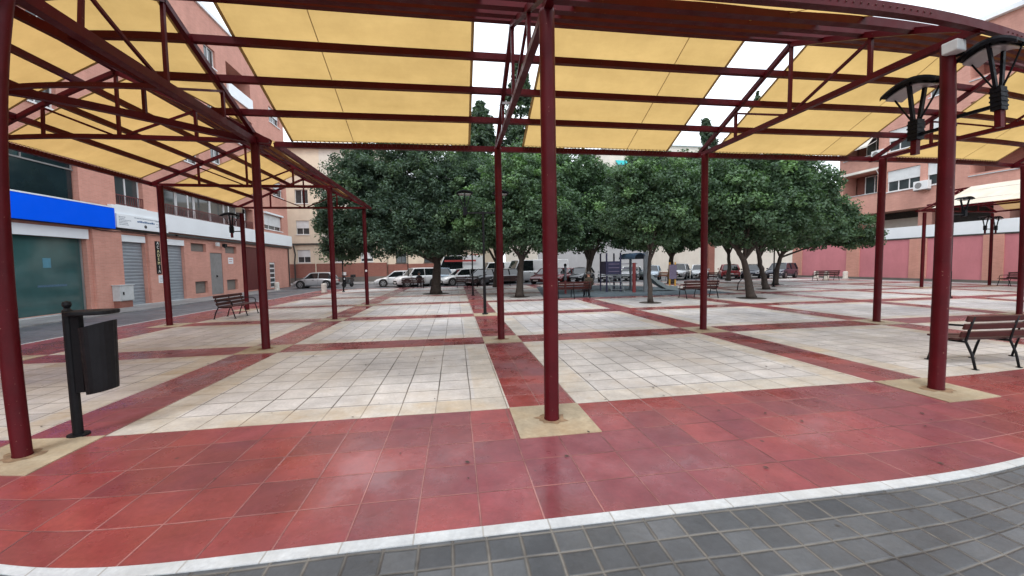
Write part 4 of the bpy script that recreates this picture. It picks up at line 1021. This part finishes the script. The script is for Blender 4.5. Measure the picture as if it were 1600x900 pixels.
def tree(name, label, base, trunk, r0, lobes, seed, mat='leaf', dens=8., cr=.42, per=60, leaf=.12, zmin=2.0, limbs=True, group='trees on the square', young=.12, elong=1.6, pit=True, cat='tree'):
    rs = np.random.RandomState(seed); o = thing(name, label, cat, base, 0, group)
    tr = MB(); pts = [Vector(p) for p in trunk]; n = len(pts)
    fine = []; rad = []
    for i in range(n-1):
        for k in range(4):
            t = k/4; p = pts[i].lerp(pts[i+1], t)+Vector(rs.normal(size=3)*.012); s = (i+t)/(n-1)
            fine.append(p); rad.append(r0*(1-.45*s)*(1+.35*math.exp(-s*14)))
    fine.append(pts[-1]); rad.append(r0*.5)
    tr.tube(fine, rad, 12)
    if limbs:
        top = pts[-1]
        for i, (x, y, z, rx, ry, rz) in enumerate(lobes):
            st_ = fine[int(len(fine)*(.78+.2*rs.random()))-1] if len(fine) > 4 else top
            e = Vector((x, y, z)); mid = st_.lerp(e, .5)+Vector((rs.normal()*.15, rs.normal()*.15, .15+abs(rs.normal())*.1))
            tr.tube([st_, st_.lerp(mid, .5)+Vector((0, 0, .05)), mid, e], [r0*.42, r0*.34, r0*.26, r0*.08], 8)
            for k in range(3):
                d = Vector(rs.normal(size=3)); d.normalize(); q = e+Vector((d.x*rx, d.y*ry, d.z*rz))*.75
                tr.tube([mid.lerp(e, .5), (mid+q)/2+Vector((0, 0, .1)), q], [r0*.16, r0*.11, r0*.04], 6)
    tr.build('trunk', M['bark'], o, smooth=True)
    cl = crown_clumps(lobes, rs, dens, cr, zmin, young)
    me = leaf_mesh(cl, int(per*1.5), leaf*.80, rs, elong); me.materials.append(M[mat]); link('crown', me, o)
    return o
def pit(x, y, r=.42):
    return MB().lathe([(0, .0), (r, .0), (r, .007)], 20, x, y)
pm = MB()
for x, y, r in ((-2.05, 18.6, .75), (2.11, 14.75, .5), (6.29, 17.3, .5), (6.49, 10.26, .42), (11.2, 10.65, .55), (15.7, 14.9, .5), (19.26, 18.2, .5), (14.6, 22.5, .5)):
    pm.lathe([(0, .001), (r, .001), (r, .0075)], 22, x, y)
struct('tree_pits', pm, M['earth'])
tree('pine_tree', 'broad dark pine with a forked trunk behind the left columns', (-2.05, 18.6, 0), [(0,0,0), (.05,0,.8), (.12,.05,1.6), (.05,.05,2.3)], .29,
     [(-3.6,.3,4.9,2.6,2.3,2.3), (-1.0,0,5.6,2.6,2.4,2.5), (1.4,-.2,4.9,2.0,2.0,2.1), (-2.3,-1.0,3.6,2.4,1.8,1.5), (.3,-1.0,3.5,2.2,1.8,1.4), (-4.9,.6,3.6,1.5,1.5,1.6), (-2.3,.5,7.2,2.3,2.0,1.7), (.6,.3,7.2,2.2,2.0,1.7), (-4.2,1,6.6,1.7,1.5,1.5), (1.9,.6,3.4,1.3,1.5,1.2)],
     11, 'leafpine', 9.5, .44, 85, .085, 2.15, young=.10, elong=2.4)
tree('broadleaf_tree', 'round leafy tree beside the slim middle column', (2.11, 14.75, 0), [(0,0,0), (.03,0,.8), (.1,0,1.5), (.12,0,2.2)], .185,
     [(0,0,3.6,1.9,1.8,1.5), (1.3,.2,4.2,1.7,1.6,1.5), (-1.3,.1,4.2,1.5,1.5,1.4), (.1,.3,5.3,2.0,1.8,1.5), (1.9,.4,3.2,1.2,1.3,1.0), (-1.9,.3,3.3,1.1,1.2,1.0)], 21, 'leaf', 11, .38, 75, .10, 2.15, young=.16)
tree('broadleaf_tree', 'leaning tree behind the middle bench and thick column', (6.29, 17.3, 0), [(0,0,0), (.12,0,.7), (.28,0,1.5), (.5,.05,2.3)], .16,
     [(.3,0,3.8,2.0,1.7,1.6), (2.2,.2,4.2,1.8,1.6,1.6), (-1.2,.2,4.1,1.6,1.5,1.5), (.8,.4,5.5,2.4,1.8,1.5), (3.3,.4,3.6,1.3,1.3,1.2), (-2.0,.4,5.4,1.6,1.4,1.5), (-.4,.5,6.6,1.9,1.5,1.3), (2.6,.5,5.6,1.5,1.4,1.2)], 22, 'leaf', 10, .40, 70, .11, 2.15, young=.10)
tree('broadleaf_tree', 'young slim-trunked tree beside the playground slide', (6.49, 10.26, 0), [(0,0,0), (-.03,0,.8), (-.06,0,1.4), (-.02,0,2.1)], .095,
     [(.1,0,3.1,1.3,1.2,1.0), (-.9,.1,3.5,1.0,1.0,.9), (1.1,.1,3.5,1.1,1.0,.95), (.1,.1,4.2,1.4,1.2,1.0), (.5,.2,5.0,1.0,.9,.8), (-.7,.2,4.8,.9,.8,.7), (1.3,.2,4.4,.9,.9,.8)], 23, 'leaf', 14, .30, 70, .085, 2.05, young=.14)
tree('broadleaf_tree', 'wide leafy tree with a left leaning trunk right of the slim column', (11.2, 10.65, 0), [(0,0,0), (-.14,0,.7), (-.30,0,1.4), (-.62,.05,2.1)], .165,
     [(-.6,0,3.5,1.9,1.6,1.3), (1.2,0,3.4,1.7,1.5,1.2), (-2.0,.2,3.5,1.3,1.3,1.1), (2.5,.3,3.4,1.2,1.3,1.1), (.2,.2,4.7,2.2,1.7,1.3), (1.9,.3,4.6,1.6,1.5,1.2), (-1.7,.3,4.6,1.4,1.4,1.1), (.6,.5,5.6,1.6,1.4,.9)], 24, 'leaf', 12, .36, 75, .095, 2.05, young=.15)
tree('broadleaf_tree', 'tree with a left leaning trunk just behind the wide leafy one', (15.7, 14.9, 0), [(0,0,0), (-.2,0,.7), (-.42,0,1.5), (-.6,0,2.2)], .16,
     [(-.4,0,3.8,2.0,1.8,1.5), (1.5,.2,4.0,1.8,1.6,1.5), (-2.0,.2,4.2,1.5,1.5,1.3), (.2,.3,5.4,2.4,1.8,1.5), (2.6,.4,5.0,1.4,1.4,1.2)], 25, 'leaf', 9, .42, 70, .12, 2.2, young=.10)
tree('broadleaf_tree', 'low spreading tree with a branch reaching towards the pink wall', (19.26, 18.2, 0), [(0,0,0), (.1,0,.8), (.3,0,1.6), (.5,0,2.1)], .16,
     [(.6,0,3.7,2.2,1.9,1.5), (3.0,.0,3.4,2.0,1.7,1.2), (5.2,.1,3.4,1.7,1.5,1.15), (-1.4,.3,3.9,1.6,1.6,1.4), (2.0,.4,5.0,2.2,1.8,1.3), (4.3,.3,4.7,1.6,1.5,1.1), (.2,.4,5.6,1.8,1.6,1.3), (6.3,.1,2.9,.9,1.0,.6)], 26, 'leaf', 8.5, .42, 70, .12, 2.25, young=.10)
tree('broadleaf_tree', 'shaded tree behind the slim right column, in front of the parked cars', (14.6, 22.5, 0), [(0,0,0), (0,0,.8), (.0,0,1.5), (.1,0,2.2)], .24,
     [(0,0,4.3,2.6,2.0,2.0), (-2.6,0,4.6,2.2,1.8,1.9), (2.6,.1,4.6,2.2,1.8,1.9), (.2,.2,6.6,2.8,2.0,1.9), (-2.9,.3,6.8,1.9,1.7,1.7), (3.0,.3,6.6,2.0,1.7,1.7), (-1.2,.4,8.3,2.2,1.7,1.3), (1.6,.4,8.1,2.2,1.7,1.3)], 27, 'leaf', 6.5, .5, 65, .15, 2.4, young=.08)
tree('broadleaf_tree', 'tall dark tree filling the gap between the pine and the round tree', (1.9, 23.4, 0), [(0,0,0), (0,0,1), (.1,0,2.3)], .22,
     [(0,0,4.6,2.3,1.8,2.0), (-2.0,.1,5.4,1.8,1.6,1.9), (2.2,.1,5.0,2.0,1.7,1.9), (.1,.2,7.4,2.4,1.8,1.8), (4.0,.3,6.4,2.2,1.6,1.9), (1.8,.3,8.6,2.0,1.6,1.2), (-1.6,.3,8.2,1.8,1.5,1.3)], 28, 'leaf', 6.5, .5, 65, .15, 2.6, young=.10)
tree('broadleaf_tree', 'tall loose tree at the back, between the leaning tree and the playground tree', (8.6, 23.6, 0), [(0,0,0), (.1,0,1), (.0,0,2.4)], .18,
     [(0,0,4.6,2.0,1.6,1.8), (1.9,.1,5.2,1.8,1.5,1.7), (-1.7,.1,5.6,1.7,1.5,1.6), (.3,.2,7.0,2.2,1.6,1.6), (2.4,.3,7.2,1.5,1.4,1.2)], 29, 'leaf', 6.5, .5, 65, .15, 2.6, young=.12)
tree('broadleaf_tree', 'tall full tree at the back right, behind the leaning trunks', (20.4, 24.0, 0), [(0,0,0), (.1,0,1), (.0,0,2.4)], .18,
     [(0,0,4.8,2.6,1.8,2.0), (2.4,.1,5.2,2.0,1.6,1.8), (-2.4,.1,5.6,2.0,1.6,1.8), (.3,.2,7.2,2.8,1.7,1.7), (-1.8,.3,8.0,1.8,1.5,1.3)], 30, 'leaf', 6.0, .5, 65, .15, 2.6, young=.12)
# tall conifers beyond the street
def conifer(label, x, y, H, w, seed, n=420):
    rs = np.random.RandomState(seed); o = thing('conifer_tree', label, 'tree', (x, y, 0), 0, 'tall conifers beyond the street')
    MB().tube([(0,0,0), (.1,0,H*.5), (0,0,H)], [.35, .22, .03], 8).build('trunk', M['bark'], o)
    cl = []
    lob = [(rs.random()*2*PI, .25+.7*rs.random(), .5+.5*rs.random()) for _ in range(26)]
    for _ in range(n):
        a, t0, k = lob[rs.randint(len(lob))]; t = min(.99, max(0, t0+rs.normal()*.035)); z = H*t
        rr = w*(1-t)**.75*k+.15; a += rs.normal()*.5; q = rs.random()**.6
        cl.append((rr*q*math.cos(a), rr*q*math.sin(a), z-rr*q*.2, (.32+.55*(1-t))*(.7+.6*rs.random()), rs.random(), .5 if rs.random() < .1 else 0))
    for k in range(14): cl.append((rs.normal()*.08, rs.normal()*.08, H*(.9+.1*k/14), .28*(1.15-k/14), rs.random(), 0))
    me = leaf_mesh(cl, 42, .20, rs, 1.9); me.materials.append(M['leafconifer']); link('crown', me, o); return o
conifer('tallest conifer, seen beside the thick middle column through the sail gap', 7.0, 42, 25.8, 7.0, 5, 950)
conifer('shorter conifer left of the tallest one in the sail gap', 2.2, 41, 20.0, 8.0, 6, 950)
conifer('pointed conifer in the second sail gap, left one', 30.6, 42, 19.6, 6.0, 8, 800)
conifer('tall conifer in the second sail gap, right one', 38.0, 42, 23.4, 6.5, 9, 850)
conifer('dark conifer between the thick column and the second gap', 12.0, 44, 17.0, 8.0, 10, 800)
conifer('dark conifer rising behind the spreading tree', 35.2, 44, 18.0, 7.0, 12, 800)

# ------------------------------------------------------------------ playground
pt = thing('play_tower', 'small violet play tower with ladder, blue arch and grey slide under the trees', 'playground tower', (7.9, 16.2, 0))
def pp(m, name, mat, par=pt, **k): return m.build(name, M[mat], par, world=True, **k)
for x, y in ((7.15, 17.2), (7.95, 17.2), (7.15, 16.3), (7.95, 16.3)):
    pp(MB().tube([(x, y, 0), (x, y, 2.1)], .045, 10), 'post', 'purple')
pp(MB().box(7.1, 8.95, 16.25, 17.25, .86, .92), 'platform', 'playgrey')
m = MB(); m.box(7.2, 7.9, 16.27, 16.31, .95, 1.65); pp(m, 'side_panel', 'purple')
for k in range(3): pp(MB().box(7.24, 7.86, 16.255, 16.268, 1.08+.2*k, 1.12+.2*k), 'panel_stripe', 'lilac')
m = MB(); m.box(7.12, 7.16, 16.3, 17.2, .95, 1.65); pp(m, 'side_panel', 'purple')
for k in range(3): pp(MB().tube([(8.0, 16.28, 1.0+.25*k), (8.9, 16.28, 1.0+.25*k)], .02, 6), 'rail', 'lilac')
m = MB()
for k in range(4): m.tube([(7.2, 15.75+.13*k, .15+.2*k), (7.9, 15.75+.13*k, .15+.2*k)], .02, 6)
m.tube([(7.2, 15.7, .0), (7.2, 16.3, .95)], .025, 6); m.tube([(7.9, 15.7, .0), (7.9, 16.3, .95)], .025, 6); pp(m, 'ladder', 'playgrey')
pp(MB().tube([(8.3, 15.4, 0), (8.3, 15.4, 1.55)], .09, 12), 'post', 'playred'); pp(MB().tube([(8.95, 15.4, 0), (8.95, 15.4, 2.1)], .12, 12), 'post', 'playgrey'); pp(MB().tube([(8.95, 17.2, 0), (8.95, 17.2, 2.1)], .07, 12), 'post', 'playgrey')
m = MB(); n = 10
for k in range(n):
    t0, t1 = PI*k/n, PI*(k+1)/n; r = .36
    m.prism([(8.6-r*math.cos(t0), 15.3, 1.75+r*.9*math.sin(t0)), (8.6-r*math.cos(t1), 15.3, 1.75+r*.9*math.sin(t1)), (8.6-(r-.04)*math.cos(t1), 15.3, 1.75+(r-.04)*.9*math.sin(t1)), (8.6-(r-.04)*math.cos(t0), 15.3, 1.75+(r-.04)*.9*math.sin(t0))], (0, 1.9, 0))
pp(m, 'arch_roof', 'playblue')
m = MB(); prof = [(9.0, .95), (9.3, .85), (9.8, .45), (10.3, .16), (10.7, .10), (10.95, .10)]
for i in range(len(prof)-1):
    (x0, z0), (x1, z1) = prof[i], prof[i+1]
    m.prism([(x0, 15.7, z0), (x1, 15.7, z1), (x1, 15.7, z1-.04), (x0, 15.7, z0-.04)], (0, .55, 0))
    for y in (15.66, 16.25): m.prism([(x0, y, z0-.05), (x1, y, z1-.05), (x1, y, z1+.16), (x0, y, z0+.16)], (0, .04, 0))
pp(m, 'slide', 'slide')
sp_ = thing('play_board', 'lilac play board between two yellow posts', 'play board', (11.85, 17.7, 0))
for x in (-.18, .18):
    MB().tube([(x, 0, 0), (x, 0, 1.0)], .05, 10).build('leg', M['yellow'], sp_); MB().tube([(x, 0, 1.0), (x, 0, 1.55)], .05, 10).build('post', M['yellow'], sp_)
MB().box(-.24, .24, -.07, -.05, .55, 1.4).build('panel', M['lilac'], sp_, bevel=.01)
gp = thing('marker_post', 'slim post, grey above and dark below, with a black ball cap behind the middle bench', 'post', (4.72, 15.9, 0))
MB().tube([(0,0,0), (0,0,.7)], .055, 10).build('lower_post', M['playred'], gp); MB().tube([(0,0,.7), (0,0,1.42)], .06, 10).build('upper_post', M['playgrey'], gp); MB().lathe([(0, 1.40), (.06, 1.42), (.085, 1.48), (.06, 1.55), (0, 1.57)], 12).build('cap', M['black'], gp, smooth=True)
# bollards
def bollard(label, x, y, s=1.):
    o = thing('bollard', label, 'bollard', (x, y, 0), 0, 'white concrete bollards'); m = MB(); m.lathe([(.17, 0), (.19, .08), (.15, .13), (.17, .3), (.15, .36), (.17, .52), (.13, .6), (.0, .62)], 14); m.build('shaft', M['bollard'], o, smooth=True); return o
b1 = bollard('white ribbed concrete bollard at the brick wall near the lattice door', -13.9, 26.5)
dup(b1, 'white concrete bollard on the left red band before the silver hatchback', (-9.15, 21.9, 0))
dup(b1, 'white concrete bollard at the left end of the pink wall', (28.6, 24.2, 0))
dup(b1, 'white concrete bollard left of the bench along the pink wall', (27.5, 22.3, 0))
dup(b1, 'white concrete bollard behind the bench along the pink wall', (29.3, 22.4, 0))
o = thing('marker_post', 'short black post by the dark blue cars at the end of the pink wall', 'post', (26.8, 25.5, 0)); MB().lathe([(.06, 0), (.05, .1), (.05, .75), (.0, .8)], 10).build('shaft', M['black'], o)
o = thing('bicycle_rack', 'low black hoop bicycle rack left of the second leaning trunk', 'bicycle rack', (14.2, 14.9, 0)); MB().tube([(-.25,0,0), (-.2,0,.35), (0,0,.6), (.2,0,.62), (.25,0,0)], .025, 8).build('hoop', M['black'], o); MB().box(-.32, .32, -.05, .05, 0, .02).build('base', M['black'], o)

# ------------------------------------------------------------------ seated people (backs to the viewer)
def person_mesh(name, jacket):
    J = {}; E = []
    def j(n, p, r, par=None):
        J[n] = (Vector(p), r);  E.append((par, n)) if par else None
    j('pelvis', (0, .20, .47), .125); j('belly', (0, .17, .60), .125, 'pelvis'); j('chest', (0, .15, .76), .14, 'belly'); j('neck0', (0, .15, .90), .075, 'chest'); j('neck', (0, .165, .955), .05, 'neck0')
    j('jaw', (0, .19, 1.02), .062, 'neck'); j('head', (0, .18, 1.09), .083, 'jaw'); j('crown', (0, .17, 1.15), .06, 'head')
    for s, S in ((-1, 'L'), (1, 'R')):
        j('sh'+S, (s*.15, .15, .85), .07, 'chest'); j('el'+S, (s*.20, .17, .62), .047, 'sh'+S); j('wr'+S, (s*.13, .38, .55), .03, 'el'+S); j('pa'+S, (s*.11, .44, .545), .032, 'wr'+S)
        for k in range(4):
            o = (k-1.5)*.017; j('f%d%s' % (k, S), (s*.11+o, .485, .54), .0095, 'pa'+S); j('g%d%s' % (k, S), (s*.11+o, .515-.006*abs(k-1.3), .525), .008, 'f%d%s' % (k, S))
        j('th'+S, (s*.08, .455, .55), .010, 'wr'+S); j('ti'+S, (s*.075, .485, .55), .009, 'th'+S)
        j('hip'+S, (s*.09, .24, .45), .098, 'pelvis'); j('kn'+S, (s*.11, .58, .45), .068, 'hip'+S); j('an'+S, (s*.11, .60, .10), .043, 'kn'+S); j('to'+S, (s*.12, .74, .045), .038, 'an'+S)
    names = list(J); ix = {n: i for i, n in enumerate(names)}
    me = bpy.data.meshes.new('sk'); me.from_pydata([J[n][0] for n in names], [(ix[a], ix[b]) for a, b in E], [])
    ob = bpy.data.objects.new('sk', me); COL.objects.link(ob)
    md = ob.modifiers.new('skin', 'SKIN')
    for n in names:
        v = me.skin_vertices[0].data[ix[n]]; v.radius = (J[n][1], J[n][1]*(.82 if n in ('chest', 'belly', 'pelvis') else 1)); v.use_root = n == 'pelvis'
    ob.modifiers.new('sub', 'SUBSURF').levels = 2
    dg = bpy.context.evaluated_depsgraph_get(); res = bpy.data.meshes.new_from_object(ob.evaluated_get(dg)); bpy.data.objects.remove(ob)
    res.name = name; res.materials.clear()
    for m_ in (jacket, M['jeans'], M['skin'], M['plastic']): res.materials.append(m_)
    def region(n): 
        if n in ('head', 'jaw', 'crown', 'neck') or n[:2] in ('pa', 'f0', 'f1', 'f2', 'f3', 'g0', 'g1', 'g2', 'g3', 'th', 'ti'): return 2
        if n[:3] in ('hip',) or n[:2] in ('kn', 'an') : return 1
        if n[:2] == 'to': return 3
        return 0
    for p in res.polygons:
        c = p.center; n = min(names, key=lambda q: (J[q][0]-c).length-J[q][1]); p.material_index = region(n); p.use_smooth = True
    return res
def person(label, loc, rotz, jacket, hair):
    o = thing('person', label, 'person', loc, rotz); link('body', person_mesh('body', M[jacket]), o)
    m = MB(); vs = []; fs = []; n, k = 14, 7
    for i in range(k):
        ph = PI/2*1.25*i/(k-1)
        for q in range(n):
            t = 2*PI*q/n; x, y, z = .092*math.sin(ph)*math.cos(t), .098*math.sin(ph)*math.sin(t), .098*math.cos(ph)
            if y > .03 and z < .05: z = .05+.2*(z-.05)
            vs.append((x, .168+y, 1.115+z))
    for i in range(k-1):
        for q in range(n): q2 = (q+1) % n; fs.append((i*n+q, i*n+q2, (i+1)*n+q2, (i+1)*n+q))
    m.add(vs, fs); m.build('hair', M[hair], o, smooth=True)
    f = MB(); f.lathe([(0, -.01), (.013, 0), (.008, .03), (0, .04)], 8, 0, .272, None, 'z', 1.06); f.build('nose', M['skin'], o)
    for s in (-1, 1):
        e = MB(); e.lathe([(0, -.004), (.009, 0), (0, .006)], 8, s*.032, .258, None, 'z', 1.095); e.build('eye', M['black'], o)
        e = MB(); e.box(s*.088-.006, s*.088+.006, .16, .19, 1.05, 1.10); e.build('ear', M['skin'], o, bevel=.005)
    MB().box(-.022, .022, .255, .262, 1.025, 1.032).build('mouth', M['redlens'], o)
    return o
person('person in a brown jacket seated at the right end of the middle bench', (5.08, 13.20, -.02), -.1, 'browncloth', 'greyhair')
person('person in dark clothes seated on the bench under the pine', (-3.5, 24.58, -.02), .1, 'darkcloth', 'hair')

# ------------------------------------------------------------------ small litter marks and leaves on the paving
lt = MB(); rl = random.Random(9)
for _ in range(260):
    x, y = rl.uniform(-9, 9), rl.uniform(-1.4, 9); s = rl.uniform(.008, .028); a = rl.uniform(0, 6.28)
    c_, s_2 = math.cos(a)*s, math.sin(a)*s
    lt.add([(x-c_, y-s_2, .010), (x+s_2*.5, y-c_*.5, .012), (x+c_, y+s_2, .010), (x-s_2*.5, y+c_*.5, .013)], [(0,1,2,3)])
tag(lt.build('fallen_leaves', M['earth'], fix=False), 'scattered tiny dry leaf scraps on the paving', 'leaves', None, 'stuff')

# ------------------------------------------------------------------ world, sun, camera
w = bpy.data.worlds.new('World'); sc.world = w; w.use_nodes = True
nt = w.node_tree; nt.nodes.clear(); out = nt.nodes.new('ShaderNodeOutputWorld'); bg = nt.nodes.new('ShaderNodeBackground')
sky = nt.nodes.new('ShaderNodeTexSky'); sky.sky_type = 'NISHITA'; sky.sun_disc = False
SE, SR = math.radians(58), math.radians(205)
sky.sun_elevation = SE; sky.sun_rotation = SR; sky.air_density = 1.5; sky.dust_density = 4.0
co = nt.nodes.new('ShaderNodeTexCoord'); nz = nt.nodes.new('ShaderNodeTexNoise'); nz.inputs['Scale'].default_value = 2.2; nz.inputs['Detail'].default_value = 5
nt.links.new(co.outputs['Generated'], nz.inputs['Vector'])
rp = nt.nodes.new('ShaderNodeValToRGB'); rp.color_ramp.elements[0].position = .3; rp.color_ramp.elements[1].position = .7
rp.color_ramp.elements[0].color = (8.3, 8.95, 9.8, 1); rp.color_ramp.elements[1].color = (10.9, 11.4, 12.2, 1)
nt.links.new(nz.outputs['Fac'], rp.inputs[0])
mx = nt.nodes.new('ShaderNodeMix'); mx.data_type = 'RGBA'; mx.inputs[0].default_value = .9
nt.links.new(sky.outputs[0], mx.inputs[6]); nt.links.new(rp.outputs[0], mx.inputs[7])
nt.links.new(mx.outputs[2], bg.inputs[0]); bg.inputs[1].default_value = .12; nt.links.new(bg.outputs[0], out.inputs[0])
sl = bpy.data.lights.new('sun', 'SUN'); sl.energy = 1.0; sl.angle = math.radians(14); sl.color = (1, .98, .95)
so_ = bpy.data.objects.new('sun', sl); COL.objects.link(so_)
# Nishita: rotation 0 = sun towards +Y, turning clockwise seen from above
sd = Vector((math.sin(SR)*math.cos(SE), math.cos(SR)*math.cos(SE), math.sin(SE)))
so_.rotation_euler = sd.to_track_quat('Z', 'Y').to_euler(); so_.location = (0, 0, 30)

cd = bpy.data.cameras.new('camera'); cam = bpy.data.objects.new('camera', cd); COL.objects.link(cam); sc.camera = cam
cx, cy, yaw, pitch, roll = -.9107, -3.6951, .1431, -.0595, -.0176
k1, k2, k3, k4 = 1.3077, .0957, -.9677, .4992
fwd = Vector((math.sin(yaw)*math.cos(pitch), math.cos(yaw)*math.cos(pitch), math.sin(pitch))); right = Vector((math.cos(yaw), -math.sin(yaw), 0)); up = right.cross(fwd)
r2 = math.cos(roll)*right+math.sin(roll)*up; u2 = -math.sin(roll)*right+math.cos(roll)*up
cam.matrix_world = Matrix(((r2.x, u2.x, -fwd.x, cx*SCALE), (r2.y, u2.y, -fwd.y, cy*SCALE), (r2.z, u2.z, -fwd.z, 1.55*SCALE), (0, 0, 0, 1)))
cd.sensor_width = 36; cd.sensor_fit = 'HORIZONTAL'; cd.clip_end = 2000; cd.clip_start = .05
cd.type = 'PANO'                     # wide phone lens with its real barrel distortion
h = cd.cycles if hasattr(cd, 'cycles') and hasattr(cd.cycles, 'panorama_type') else cd
h.panorama_type = 'FISHEYE_LENS_POLYNOMIAL'; h.fisheye_fov = PI
h.fisheye_polynomial_k0 = 0; h.fisheye_polynomial_k1 = -k1/18; h.fisheye_polynomial_k2 = -k2/18**2; h.fisheye_polynomial_k3 = -k3/18**3; h.fisheye_polynomial_k4 = -k4/18**4

for o in list(bpy.data.objects):
    if '_o' in o: del o['_o']
    if o.parent is None and o.type in ('EMPTY', 'MESH'):
        o.location = Vector(o.location)*SCALE; o.scale = Vector(o.scale)*SCALE
vs = sc.view_settings
vs.view_transform = 'Standard'; vs.look = 'None'; vs.exposure = .72; vs.gamma = 1; vs.use_curve_mapping = False
sc.cycles.max_bounces = 8; sc.cycles.transparent_max_bounces = 8
sc.cycles.use_adaptive_sampling = True
